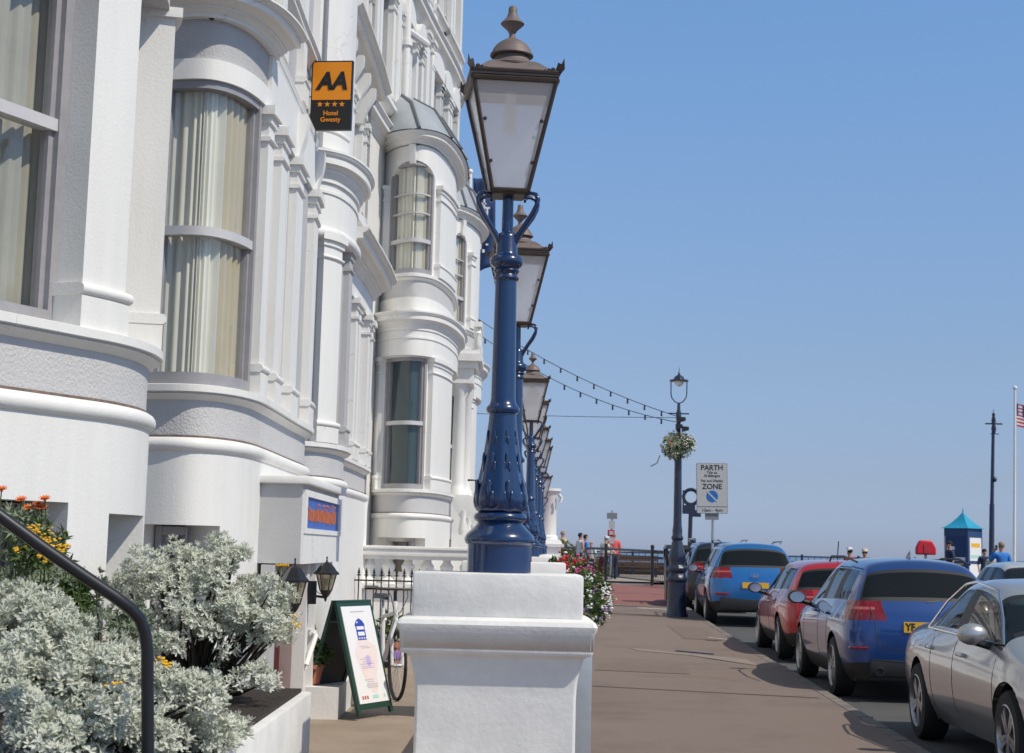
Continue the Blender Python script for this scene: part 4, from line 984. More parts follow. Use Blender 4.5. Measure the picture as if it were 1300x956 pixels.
mb = MB().tube([at(392, 803, 13.42), at(398, 804, 13.25)], .035, 8); mb.build('end_plate', W['plasticwhite'], gr_); mb = MB().tube([at(380, 845, 13.2), at(386, 845, 13.05)], .035, 8); mb.build('end_plate', W['plasticwhite'], gr_)

def wall_lantern(label, c, r, h, back=None):
    t = thing('wall_lantern', label, 'lantern', tuple(c), 0, 'black wall lanterns at the entrance')
    mb = MB(); n = 6
    mb.lathe([(r * .08, h * .62), (r * .1, h * .56), (r * .5, h * .5), (r * .85, h * .38), (r * .92, h * .34), (r * 1.25, h * .25), (r * 1.25, h * .21), (r * .3, h * .21)], n=6)
    mb.v = [(x, y, z) for x, y, z in mb.v]
    mb.lathe([(0, h * .72), (r * .09, h * .68), (r * .05, h * .62)], n=6)
    mb.build('cap', W['black'], t, smooth=20, world=False)
    mb = MB()
    for k in range(6):
        q = k * PI / 3; mb.tube([(r * .98 * math.cos(q), r * .98 * math.sin(q), h * .22), (r * .55 * math.cos(q), r * .55 * math.sin(q), -h * .25)], r * .06, 5)
    mb.lathe([(r * .6, -h * .22), (r * .45, -h * .32), (r * .25, -h * .4), (r * .15, -h * .43), (r * .12, -h * .5), (0, -h * .55)], n=6)
    mb.build('cage', W['black'], t, smooth=20, world=False)
    mb = MB().lathe([(r * .93, h * .215), (r * .52, -h * .24)], n=6); mb.f = [f for f in mb.f if len(f) == 4]; mb.build('glass', W['wlglass'], t, smooth=0, world=False, fixn=False)
    mb = MB().tube([(0, 0, -h * .2), (0, 0, h * .1)], r * .22, 8); mb.build('bulb', W['bulb'], t, world=False)
    if back is not None:
        b = Vector(back) - Vector(c)
        mb = MB().tube([(0, 0, -h * .42), (b.x * .55, b.y * .55, -h * .40), (b.x, b.y, -h * .38)], r * .13, 6); mb.tube([(0, 0, -h * .36), (b.x * .5, b.y * .5, -h * .3), (b.x * .95, b.y * .95, -h * .05)], r * .04, 5)
        mb.box((b.x - .03, b.y - .02, -h * .62), (b.x + .05, b.y + .02, h * .02)); mb.build('wall_arm', W['black'], t, world=False)
    return t
wall_lantern('near larger black wall lantern half hidden by the right silver bush', at(373, 752, 11.4), .085, .34, at(361, 752, 11.6))
wall_lantern('black six-sided wall lantern on a bracket arm on the white door frame', at(414, 739, 13.0), .083, .29, at(394, 745, 13.05))

# ------------------------------------------------------------------ A-board
ab = thing('sandwich_board', 'green framed sandwich board with white poster beside the entrance', 'sandwich board', tuple(at(440, 928, 13.6).xy) + (.1,), rad(64)); ab.scale = (.93, .93, .93)
def board(name, sgn, par):
    tilt = Matrix.Rotation(-sgn * rad(16), 3, 'X'); o = Vector((0, 0, 1.02))
    f = lambda v: o + tilt @ (Vector(v) - o)
    g_ = MB(); wB = .30
    def bx(a, b):
        k = len(g_.v); g_.box(a, b); g_.v[k:] = [tuple(f(v)) for v in g_.v[k:]]
    y0, y1 = -sgn * .012 - .014, -sgn * .012 + .014
    bx((-wB, y0, 0), (-wB + .045, y1, 1.02)); bx((wB - .045, y0, 0), (wB, y1, 1.02)); bx((-wB + .045, y0, .97), (wB - .045, y1, 1.02)); bx((-wB + .045, y0, .05), (wB - .045, y1, .10))
    fr = g_.build(name, W['boardgreen'], par, world=False)
    return f, fr
f1, fr1 = board('front_leaf', 1, ab)
mb = MB(); k = 0; mb.box((-.255, -.034, .10), (.255, -.026, .97)); mb.v = [tuple(f1(v)) for v in mb.v]; po = mb.build('poster', W['poster'], fr1, world=False)
def onposter(m, name, items, z=.0):
    mb = MB()
    for it in items:
        if len(it) == 4: 
            a = len(mb.v); mb.add([(it[0], -.0345 - z, it[2]), (it[1], -.0345 - z, it[2]), (it[1], -.0345 - z, it[3]), (it[0], -.0345 - z, it[3])], [(0, 1, 2, 3)])
        else: mb.add([(u, -.0345 - z, v) for u, v in it], [tuple(range(len(it)))])
    mb.v = [tuple(f1(v)) for v in mb.v]; return mb.build(name, m, fr1, world=False, smooth=0, fixn=False)
onposter(W['posterpeach'], 'poster_wash', [[(.02 + (.17 + .035 * math.sin(3 * t)) * math.cos(t), .47 + (.25 + .05 * math.sin(4 * t + 1)) * math.sin(t)) for t in [i * PI / 16 for i in range(32)]]], .0005)
onposter(W['logoblue'], 'poster_logo', [[(-.075, .66), (.075, .66), (.075, .77), (.085, .80), (.055, .835), (.0, .86), (-.055, .835), (-.085, .80), (-.075, .77)]], .001)
onposter(W['poster'], 'poster_logo_bars', [(-.06, .06, .755, .785), (-.055, .055, .70, .735), (-.05, -.03, .815, .83)] + [(-.06 + .03 * i, -.045 + .03 * i, .67, .685) for i in range(5)], .002)
rnd = random.Random(9)
onposter(W['ink'], 'poster_lines', [(-.12, .12, .915, .925)] + [(-rnd.uniform(.04, .12), rnd.uniform(.04, .12), z, z + .007) for z in (.60, .585, .50, .485, .46, .44, .42, .30, .28, .26, .245, .23)], .0015)
onposter(W['postermauve'], 'poster_emblem', [[(.03 + .04 * math.cos(t), .475 + .05 * math.sin(t)) for t in [i * PI / 6 for i in range(12)]]] + [(-.11, .12, .44, .449), (-.1, .11, .405, .412)], .0018)
onposter(W['posterred'], 'poster_badges', [(-.2 + .04 * i, -.175 + .04 * i, .135, .165) for i in range(3)], .0012)
onposter(W['posterteal'], 'poster_badge', [(-.02, .08, .135, .165), (.17, .2, .135, .165)], .0012)
f2, fr2 = board('rear_leaf', -1, ab)
mb = MB().box((-.255, .008, .10), (.255, .016, .97)); mb.v = [tuple(f2(v)) for v in mb.v]; mb.build('rear_panel', W['black'], fr2, world=False)
mb = MB().box((-.29, -.05, .84), (-.265, .05, .855)); mb.build('spreader', W['boardgreen'], ab, world=False)
mb = MB().box((-.30, -.03, 1.01), (.30, .03, 1.035), bev=.006); mb.build('top_hinge', W['boardgreen'], ab, world=False)

# ------------------------------------------------------------------ bicycle leaning by the railing
bk = thing('bicycle', 'white framed bicycle with black flat handlebar leaning by the iron railings', 'bicycle', tuple(at(487, 860, 15.6).xy) + (.1,), rad(-72))
def loc_tube(mb, pts, r, n=8): return mb.tube(pts, r, n)
def bwheel(x):
    mb = MB(); R_ = .31; pts = [(x + R_ * math.cos(t), 0, .32 + R_ * math.sin(t)) for t in [2 * PI * i / 36 for i in range(37)]]
    mb.tube(pts, .017, 6, cap=False); w_ = mb.build('wheel', W['tyre'], bk, world=False)
    mb = MB()
    for i in range(14):
        t = 2 * PI * i / 14; mb.tube([(x, .01 * (-1) ** i, .32), (x + .29 * math.cos(t), 0, .32 + .29 * math.sin(t))], .0022, 4)
    mb.tube([(x, -.04, .32), (x, .04, .32)], .02, 8); mb.build('spokes', W['steel'], w_, world=False)
bwheel(.52); bwheel(-.48)
mb = MB(); 
for p in ([(-.12, 0, .82), (-.05, 0, .30)], [(-.05, 0, .30), (.40, 0, .76)], [(-.10, 0, .74), (.39, 0, .80)], [(-.05, .03, .30), (-.48, .03, .32)], [(-.11, .02, .72), (-.48, .03, .32)], [(.36, 0, .90), (.42, 0, .72)]): mb.tube(p, .02, 8)
mb.tube([(.42, 0, .72), (.46, .05, .6), (.52, .05, .32)], .016, 8); mb.tube([(.42, 0, .72), (.46, -.05, .6), (.52, -.05, .32)], .016, 8); mb.build('frame', W['bikewhite'], bk, world=False)
mb = MB().tube([(.36, 0, .90), (.35, 0, 1.0), (.42, 0, 1.02)], .018, 8); mb.tube([(.40, -.30, 1.03), (.42, -.1, 1.02), (.42, .1, 1.02), (.40, .30, 1.03)], .013, 8)
for s in (-1, 1): mb.tube([(.40, .18 * s, 1.03), (.40, .31 * s, 1.03)], .019, 8); mb.tube([(.42, .2 * s, 1.02), (.48, .22 * s, .98)], .008, 5); mb.tube([(.42, .1 * s, 1.02), (.52, .08 * s, .95), (.45, .03 * s, .8)], .004, 5)
mb.build('handlebar', W['black'], bk, world=False)
mb = MB().tube([(-.12, 0, .80), (-.135, 0, .90)], .014, 8); mb.build('seat_post', W['steel'], bk, world=False)
mb = MB().add([(-.27, -.075, .91), (-.27, .075, .91), (-.1, .05, .915), (.03, .02, .905), (.03, -.02, .905), (-.1, -.05, .915), (-.27, -.07, .96), (-.27, .07, .96), (-.1, .035, .95), (.03, .015, .93), (.03, -.015, .93), (-.1, -.035, .95)], [(0, 1, 2, 5), (5, 2, 3, 4), (6, 11, 8, 7), (11, 10, 9, 8), (0, 6, 7, 1), (1, 7, 8, 2), (2, 8, 9, 3), (3, 9, 10, 4), (4, 10, 11, 5), (5, 11, 6, 0)]); mb.build('saddle', W['black'], bk, world=False)
mb = MB().tube([(-.05, -.06, .30), (-.05, .06, .30)], .05, 10); mb.tube([(-.05, .06, .30), (.02, .07, .15)], .01, 6); mb.tube([(-.05, -.06, .30), (-.12, -.07, .45)], .01, 6); mb.build('crank', W['black'], bk, world=False)

# ------------------------------------------------------------------ foliage
def leaf_vs(base, d, up, L_, wd, curl=.25):
    s = d.cross(up); s = s.normalized() if s.length > 1e-5 else Vector((1, 0, 0)); n = s.cross(d).normalized()
    return [base, base + d * L_ * .45 + s * wd * .5 + n * L_ * .05, base + d * L_ - n * curl * L_, base + d * L_ * .45 - s * wd * .5 + n * L_ * .05]
def rosettes(mb, rnd, pts, nl, L_, wd, lobes=0, spread=.8):
    for p, nrm in pts:
        a = nrm.orthogonal().normalized(); b = nrm.cross(a); ph = rnd.random() * 6
        for k in range(nl):
            q = ph + 2 * PI * k / nl + rnd.uniform(-.3, .3); el = rnd.uniform(.1, 1.2)
            d = ((a * math.cos(q) + b * math.sin(q)) * math.cos(el) * spread + nrm * math.sin(el)).normalized()
            l = L_ * rnd.uniform(.6, 1.15)
            mb.add(leaf_vs(p, d, nrm, l, wd * rnd.uniform(.7, 1.2), rnd.uniform(0, .3)), [(0, 1, 2, 3)])
            if lobes:
                s = d.cross(nrm).normalized()
                for j in (.4, .62, .82):
                    for sg in (-1, 1):
                        dd = (d * .75 + s * sg * .75 + nrm * .12).normalized(); mb.add(leaf_vs(p + d * l * j, dd, nrm, l * .36 * (1.15 - j * .5), wd * .5, 0), [(0, 1, 2, 3)])
def lump(rnd, c, rx, ry, rz, n, inner=.72, lo=-.6):
    out = []
    while len(out) < n:
        v = Vector((rnd.gauss(0, 1), rnd.gauss(0, 1), rnd.gauss(0, 1))).normalized()
        if v.z < lo: continue
        r = rnd.uniform(inner, 1.05) if rnd.random() < .8 else rnd.uniform(.3, .8)
        p = Vector(c) + Vector((v.x * rx, v.y * ry, v.z * rz)) * r
        nr = Vector((v.x / rx, v.y / ry, v.z / rz)).normalized() * .8 + Vector((0, 0, .5)); out.append((p, nr.normalized()))
    return out
def silver_bush(label, loc, lumps, seed, n, group, leafm='silverleaf', L_=.029):
    rnd = random.Random(seed); t = thing('silver_bush', label, 'bush', loc, 0, group)
    mb = MB(); pts = []; tot = sum(r[3] * r[4] for r in lumps)
    for (x, y, z, rx, rz) in lumps:
        k = max(6, int(46 * rx * rz / .08)); cl = lump(rnd, (x, y, z), rx * .86, rx * .8, rz * .86, k, .85)
        for p, nr in cl:
            r = rnd.uniform(.035, .085); pts += [(a, (b * .6 + nr * .4).normalized()) for a, b in lump(rnd, p, r, r, r * .85, max(3, int(n * rx * rz / tot / k)), .75, -.7)]
    rosettes(mb, rnd, pts, 5, L_, L_ * .3, 1); mb.build('foliage', W[leafm], t, smooth=0, fixn=False)
    mb = MB(); c = Vector(loc)
    for (x, y, z, rx, rz) in lumps:
        for k in range(6):
            e = Vector((x + rnd.uniform(-.6, .6) * rx, y + rnd.uniform(-.5, .5) * rx, z + rnd.uniform(-.3, .6) * rz))
            m = c.lerp(e, .5) + Vector((rnd.uniform(-.06, .06), rnd.uniform(-.06, .06), -.03)); mb.tube([c + Vector((rnd.uniform(-.05, .05), rnd.uniform(-.05, .05), 0)), m, e], [.014, .010, .004], 5)
    mb.build('stems', W['stem'], t); return t
def px_l(px, py, Y, rx, rz): v = at(px, py, Y); return (v.x, v.y, v.z, rx, rz)
pb = thing('planter', 'white raised planting bed wall below the silver bushes', 'planter', (-1.6, 7.3, .1))
mb = MB().box((-2.3, 5.0, .1), (-1.05, 8.9, .72), bev=.01); mb.build('bed_wall', W['whiterough'], pb)
mb = MB().box((-2.25, 5.05, .715), (-1.1, 8.85, .74)); mb.build('soil', W['soil'], pb)
SB = 'silver leaved bushes in the forecourt bed'
silver_bush('rounded silver bush right of the handrail in front of the curtained bow', (-1.58, 8.25, .74),
            [px_l(255, 762, 8.2, .34, .24), px_l(205, 730, 8.25, .22, .17), px_l(300, 755, 8.15, .26, .24), px_l(328, 785, 8.1, .18, .20), px_l(185, 770, 8.3, .17, .2), px_l(270, 715, 8.25, .20, .12), px_l(240, 810, 8.05, .26, .14), px_l(318, 820, 8.1, .16, .1), px_l(345, 800, 8.0, .1, .12), px_l(200, 815, 8.2, .16, .1), px_l(275, 860, 8.2, .2, .09), px_l(220, 870, 8.0, .18, .08), px_l(325, 870, 7.9, .14, .08)], 11, 5000, SB)
silver_bush('low wide silver bush left of the handrail at the photo corner', (-1.6, 6.0, .74),
            [px_l(45, 815, 6.0, .22, .13), px_l(0, 790, 6.1, .2, .16), px_l(110, 850, 5.9, .22, .10), px_l(30, 870, 5.8, .30, .14), px_l(175, 885, 5.9, .20, .09), px_l(95, 905, 5.7, .3, .12), px_l(240, 890, 6.0, .12, .07), px_l(40, 770, 6.3, .12, .06), px_l(60, 945, 5.6, .25, .12), px_l(150, 945, 5.7, .22, .1), px_l(235, 925, 6.1, .15, .1), px_l(280, 935, 6.3, .12, .08)], 12, 6800, SB)
silver_bush('dull grey-green bush patch between the two silver bushes behind the handrail', (-1.75, 6.9, .74),
            [px_l(85, 750, 7.0, .20, .10), px_l(140, 815, 6.9, .18, .09), px_l(20, 735, 7.0, .2, .12), px_l(165, 800, 7.3, .12, .1), px_l(90, 800, 7.0, .2, .1)], 13, 800, None, 'greyleaf', .034)
# rosemary-like shrub with orange daisies, and yellow heads
fl = thing('daisy_plant', 'leggy plant with orange daisies above the handrail', 'flowers', (-2.1, 6.7, .74))
rnd = random.Random(21); mb = MB(); mp = MB(); mc = MB()
heads = [(27, 635, 1), (57, 634, 1), (37, 645, 1), (53, 645, 1), (2, 622, 1), (48, 640, .7), (5, 642, .4), (20, 642, .4)]
for x, y, s in heads:
    h = at(x, y, 6.7); b = Vector((h.x + rnd.uniform(-.1, .1), 6.75, 1.1)); mb.tube([b, b.lerp(h, .6) + Vector((.01, 0, 0)), h], .003, 5)
    if s > .5:
        mp = MB()
        for k in range(12):
            q = 2 * PI * k / 12; d = Matrix.Rotation(rad(28), 3, 'X') @ Vector((math.cos(q), math.sin(q), .35)); mp.add(leaf_vs(h, d.normalized(), Vector((0, -.3, .95)), .032 * s, .013, .05), [(0, 1, 2, 3)])
        mp.build('daisy_head', W['orangep'], fl, smooth=0, fixn=False)
    mc = MB().ball(h, .008, 8, 5); mc.build('daisy_centre', W['stem'], fl)
mb.build('stems', W['leaf'], fl)
mb = MB(); pts = lump(rnd, at(28, 672, 6.75), .12, .10, .10, 120, .3); rosettes(mb, rnd, pts, 5, .05, .012); mb.build('foliage', W['greyleaf'], fl, smooth=0, fixn=False)
yl = thing('yellow_flower_plant', 'green plant with clusters of yellow flowers beside the handrail', 'flowers', (-1.95, 6.5, .74))
mb = MB(); pts = lump(rnd, at(52, 705, 6.6), .12, .10, .13, 120, .2) + lump(rnd, at(90, 760, 6.9), .1, .1, .1, 120, .3); rosettes(mb, rnd, pts, 5, .05, .014); mb.build('foliage', W['leaf'], yl, smooth=0, fixn=False)
for x, y, n, s in ((42, 673, 30, .05), (58, 685, 40, .05), (70, 698, 30, .05), (62, 708, 40, .05), (22, 698, 12, .03), (78, 695, 20, .04), (78, 860, 26, .045), (205, 838, 12, .03), (212, 845, 8, .02), (145, 868, 14, .03)):
    yv = 6.35 if y < 800 else 5.75; mb = MB()
    for k in range(n): c = at(x, y, yv) + Vector((rnd.gauss(0, s * .36), rnd.gauss(0, .03), rnd.gauss(0, s * .26))); mb.ball(c, rnd.uniform(.004, .009), 6, 4, (1, 1, .6))
    mb.build('flower_head', W['yellowp'], yl, smooth=0)
y2 = thing('yarrow_stem', 'single yellow flat-topped flower stalk in front of the near wall lantern', 'flowers', tuple(at(358, 800, 8.0)))
mb = MB(); mb.tube([at(350, 790, 8.0), at(354, 745, 8.0), at(358, 720, 8.0)], .0025, 5)
for dx in (-6, -3, 3, 6): mb.tube([at(357, 730, 8.0), at(358 + dx, 719, 8.0)], .0015, 4)
mb.build('stem', W['greyleaf'], y2)
mb = MB()
for k in range(45): c = at(358 + rnd.uniform(-8, 8), 717.5 + rnd.uniform(-1, 1), 8.0); mb.ball(c, .004, 5, 4)
for (x, y) in ((373, 782), (380, 793), (371, 790), (376, 795)):
    for k in range(8): mb.ball(at(x + rnd.uniform(-3, 3), y + rnd.uniform(-1.5, 1.5), 7.95), .004, 5, 4)
mb.build('petals', W['yellowp'], y2, smooth=0)
hr = thing('handrail', 'black tubular handrail sloping down between the silver bushes', 'handrail', tuple(at(188, 1000, 5.47)))
pts = [at(-60, 612, 5.2), at(0, 655, 5.25), at(50, 692, 5.3), at(100, 727, 5.35), at(145, 757, 5.4), at(165, 772, 5.42), at(177, 785, 5.45), at(184, 802, 5.46), at(187, 825, 5.47), at(188, 1000, 5.47)]
mb = MB().tube(pts, .0215, 12); mb.build('tube', W['handrail'], hr, smooth=60)

def flower_mass(t, c, rx, rz, n, cols, seed, lm='leaf', fr=.022, ry=None, leafn=None, L_=.06):
    rnd = random.Random(seed); mb = MB(); rosettes(mb, rnd, lump(rnd, c, rx, ry or rx, rz, leafn or n, .3, -1), 5, L_, .03); mb.build('foliage', W[lm], t, smooth=0, fixn=False)
    for m, cnt, nm in cols:
        mb = MB()
        for p, nr in lump(rnd, c, rx * 1.02, (ry or rx) * 1.02, rz * 1.02, cnt, .85, -1):
            for j in range(4): mb.ball(p + Vector((rnd.gauss(0, fr), rnd.gauss(0, fr), rnd.gauss(0, fr * .8))), fr * rnd.uniform(.5, .9), 6, 4, (1, 1, .7))
        mb.build(nm, W[m], t, smooth=0)
g1 = thing('flower_box', 'trailing white and pink flowers spilling from a trough behind the nearest pedestal', 'flowers', (.42, 10.6, .86))
flower_mass(g1, at(752, 760, 10.8), .12, .16, 150, (('whitep', 95, 'white_petals'), ('purplep', 12, 'mauve_petals')), 31, 'leaf', .011, .8, 220, .045)
flower_mass(g1, at(738, 735, 11.6), .10, .09, 40, (('pinkp', 26, 'pink_petals'),), 32, 'leaf', .012, .5, 70, .05)
mb = MB().box((front(11) + .17, 9.6, .62), (front(11) + .36, 12.6, .86)); mb.build('trough', W['bronze'], g1)
g2 = thing('flower_box', 'bright red geraniums in a trough beyond the second pedestal', 'flowers', (.5, 16, .86))
flower_mass(g2, at(722, 722, 16.2), .22, .14, 110, (('redp', 24, 'red_petals'), ('pinkp', 16, 'pink_petals'), ('purplep', 14, 'mauve_petals'), ('whitep', 8, 'white_petals')), 33, 'leaf', .026, .9, 170, .07)
mb = MB().box((front(16) + .17, 14.6, .62), (front(16) + .40, 18.0, .9)); mb.build('trough', W['bronze'], g2)
# pots
def pot(label, c, r, h, flow, seed, band=False):
    t = thing('plant_pot', label, 'plant pot', tuple(c)); mb = MB().lathe([(r * .68, 0), (r * .95, h * .78), (r * 1.08, h * .78), (r * 1.08, h), (r * .95, h), (r * .9, h * .9), (0, h * .9)], tuple(c), 16); mb.build('pot', W['terra'], t, smooth=35)
    if band: mb = MB().lathe([(r * .86, h * .3), (r * .93, h * .34), (r * .97, h * .6), (r * .9, h * .64)], tuple(c), 16); mb.f = [f for f in mb.f if len(f) == 4]; mb.build('band', W['purplepot'], t)
    flower_mass(t, Vector(c) + Vector((0, 0, h * 1.5)), r * 1.5, h * .75, 40, flow, seed, 'leaf', .012, None, 70, .08); return t
mb = MB().box((-1.75, 13.3, .1), (-1.35, 14.6, .36)); tag(mb.build('door_step', W['whiterough'], None), 'white painted stone step beside the sandwich board', 'step')
pot('terracotta pot of red geraniums on the step left of the sandwich board', at(397, 868, 13.5), .085, .16, (('redp', 12, 'red_petals'),), 41)
pot('terracotta pot with a mauve band and pale flowers right of the sandwich board', at(498, 846, 17.8), .11, .27, (('creamp', 12, 'cream_petals'),), 42, True)

# ------------------------------------------------------------------ street furniture
dl = thing('street_lamp', 'tall dark blue street lamp with flower basket at the kerb beside the parked cars', 'street lamp', (3.52, 33.2, .23))
X0, Y0, Z0 = 3.52, 33.2, .23
def dlz(py): return at(857, py, Y0).z
mb = MB(); fl = lambda q, z: 1 + (.05 * math.cos(8 * q) if Z0 + .8 < z < Z0 + 1.55 else 0)
mb.lathe([(.235, Z0 - .05), (.235, Z0 + .05), (.205, Z0 + .08), (.195, Z0 + .35), (.19, Z0 + .70), (.21, Z0 + .72), (.215, Z0 + .78), (.18, Z0 + .82), (.165, Z0 + .88), (.21, Z0 + .95), (.20, Z0 + 1.0), (.165, Z0 + 1.03), (.15, Z0 + 1.06), (.175, Z0 + 1.15), (.17, Z0 + 1.25), (.13, Z0 + 1.38), (.11, Z0 + 1.5), (.10, Z0 + 1.55), (.125, Z0 + 1.58), (.125, Z0 + 1.62), (.10, Z0 + 1.66), (.105, Z0 + 1.75), (.09, Z0 + 1.85), (.085, Z0 + 2.0)], (X0, Y0, 0), 24, fl); mb.build('base', W['darknavy'], dl, smooth=45)
mb = MB().lathe([(.085, Z0 + 2.0), (.075, dlz(580)), (.05, dlz(556)), (.045, dlz(535)), (.055, dlz(533)), (.055, dlz(524)), (.035, dlz(520)), (.03, dlz(512))], (X0, Y0, 0), 14); mb.tube([(X0 - .22, Y0, dlz(525)), (X0 + .22, Y0, dlz(525))], .014, 6); mb.build('shaft', W['darknavy'], dl)
zt, zb_ = dlz(484), dlz(512)
mb = MB()
for s in (-1, 1): mb.tube([(X0, Y0, zb_), (X0 + s * .08, Y0, zb_ + .03), (X0 + s * .15, Y0, zb_ + .12), (X0 + s * .165, Y0, zb_ + .2), (X0 + s * .168, Y0, zt)], .012, 6)
mb.build('yoke', W['darknavy'], dl)
mb = MB().lathe([(.20, zt), (.20, zt + .025), (.11, zt + .05), (.10, zt + .09), (.04, zt + .13), (.015, zt + .15), (.025, zt + .17), (.008, zt + .2), (.004, zt + .3)], (X0, Y0, 0), 16); mb.build('hood', W['darknavy'], dl)
mb = MB().ball((X0, Y0, zt - .02), .10, 12, 8, (1, 1, .9)); mb.build('globe', W['bulb'], dl)
mb = MB()
for (x, y, z) in ((870, 545, .0), (866, 533, 0), (862, 542, 0)):
    c = at(x, y, Y0 - .1); mb.prism([(-.10, -.06), (.10, -.02), (.10, .05), (-.10, .06)], lambda u, v, t: (c.x + u * .7, c.y + t, c.z + v), -.06, .06)
mb.build('loudspeaker', W['black'], dl)
mb = MB().box((X0 + .10, Y0 - .03, dlz(652)), (X0 + .36, Y0 + .03, dlz(641))); mb.box((X0 + .1, Y0 - .02, dlz(650)), (X0 + .13, Y0 + .02, dlz(622))); mb.build('sign_arm', W['darknavy'], dl)
hb = thing('hanging_basket', 'round basket of cream and orange flowers on the dark street lamp', 'hanging basket', tuple(at(860, 565, 33.1)))
flower_mass(hb, at(859, 566, 33.15), .30, .29, 380, (('creamp', 110, 'cream_petals'), ('orangep', 8, 'orange_petals'), ('redp', 5, 'red_petals')), 51, 'greyleaf', .02, .3, 420, .07)
flower_mass(hb, at(874, 564, 33.05), .15, .18, 60, (('whitep', 70, 'white_petals'),), 52, 'leaf', .02, .2, 90, .06)
mb = MB().tube([at(838, 578, 33.1), at(834, 588, 33.1), at(826, 592, 33.1)], .012, 5); mb.build('trailing_stem', W['greyleaf'], hb)
bn = thing('litter_bin', 'black litter bin standing behind the dark street lamp', 'litter bin', (4.2, 40, .29))
mb = MB().frus(.3, .26, 1.35, .28, (4.22, 40)); mb.frus(1.35, .31, 1.42, .31, (4.22, 40)); mb.frus(1.62, .31, 1.72, .26, (4.22, 40))
for sx in (-1, 1):
    for sy in (-1, 1): mb.box((4.22 + sx * .26 - .03, 40 + sy * .26 - .03, 1.42), (4.22 + sx * .26 + .03, 40 + sy * .26 + .03, 1.62))
mb.build('bin_body', W['black'], bn)
# parking zone sign
zs = thing('parking_sign', 'large grey parking zone sign with blue no waiting symbol above the parked cars', 'sign', (at(905, 640, 36.5).x, 36.5, .2))
c = (at(884, 588, 36.5) + at(924, 652, 36.5)) / 2; wz = .355; hz = .575; zr = Matrix.Rotation(rad(-1), 3, 'Y')
ex = zr @ Vector((1, 0, 0)); ey = zr @ Vector((0, 0, 1))
def onz(u, v, d=0.): return c + ex * u + ey * v + Vector((0, -d, 0))
mb = MB(); rr = .03
pl_ = [(sx * (wz - rr) + rr * math.cos(q), sy * (hz - rr) + rr * math.sin(q)) for sx, sy, q0 in ((1, -1, -90), (1, 1, 0), (-1, 1, 90), (-1, -1, 180)) for q in [rad(q0 + 30 * i) for i in range(4)]]
mb.prism(pl_, lambda u, v, t: onz(u, v, t), -.02, 0); mb.build('sign_border', W['signback'], zs, smooth=0)
mb = MB(); mb.prism([(u * .965, v * .98) for u, v in pl_], lambda u, v, t: onz(u, v, t), 0, .004); mb.build('sign_face', W['signgrey'], zs, smooth=0)
mb = MB()
for tx, sz, v, b in (('PARTH', .165, .465, .004), ('Talu ac', .085, .36, .0015), ('Arddangos', .085, .285, .0015), ('Pay and Display', .08, .17, .0015), ('ZONE', .165, .035, .004), ('10am - 4pm', .10, -.50, .001)): add_text(mb, tx, sz, onz(0, v, .0045), ex, ey, bold=b)
p = [onz(u, v, .006) for u, v in ((-wz * .96, -.425), (wz * .96, -.425), (wz * .96, -.413), (-wz * .96, -.413))]; mb.add(p, [(0, 1, 2, 3)]); mb.build('lettering', W['signblack'], zs, smooth=0)
mb = MB(); pts = [onz(.135 * math.cos(2 * PI * i / 32), -.185 + .135 * math.sin(2 * PI * i / 32), .0065) for i in range(32)]; mb.add(pts, [tuple(range(32))]); mb.build('symbol_disc', W['symblue'], zs, smooth=0, fixn=False)
mb = MB(); d = Vector((.7, -.7)); nn = Vector((.7, .7)) * .018; mb.add([onz(s * d.x * .17 + t * nn.x, -.185 + s * d.y * .17 + t * nn.y, .0085) for s, t in ((-1, -1), (1, -1), (1, 1), (-1, 1))], [(0, 1, 2, 3)]); mb.build('symbol_bar', W['signgrey'], zs, smooth=0, fixn=False)
mb = MB().tube([onz(.02, -hz - .15, -.06), onz(-.03, -2.6, -.06)], .032, 10); mb.tube([onz(.02, hz * .6, -.06), onz(.02, -hz - .15, -.06)], .03, 10); mb.build('post', W['steel'], zs)
mb = MB().prism([(-.16, -hz - .14), (.15, -hz - .14), (.15, -hz + .01), (-.16, -hz + .01)], lambda u, v, t: onz(u, v, t), -.06, -.03); mb.build('rear_box', W['signback'], zs)
# ring-topped post
rp = thing('ring_post', 'slim dark blue post topped by an open ring left of the parking sign', 'post', (at(877, 690, 45).x, 45, .25))
c = at(877.3, 631, 45); mb = MB(); mb.tube([c + Vector((.21 * math.cos(t), 0, .21 * math.sin(t))) for t in [2 * PI * i / 24 for i in range(25)]], .05, 6, cap=False); mb.build('ring', W['symblue'] if False else W['darknavy'], rp)
mb = MB().tube([c + Vector((0, 0, -.21)), Vector((c.x - .06, 45, .25))], .06, 8); mb.box((c.x + .02, 44.95, c.z - .55), (c.x + .28, 45.05, c.z - .36)); mb.box((c.x, 44.95, c.z - 1.3), (c.x + .14, 45.05, c.z - 1.15)); mb.build('pole', W['darknavy'], rp)
mb = MB().box((c.x - .25, 44.92, c.z - 1.9), (c.x + .22, 44.95, c.z - 1.6)); mb.build('notice', W['posterpeach'], rp)
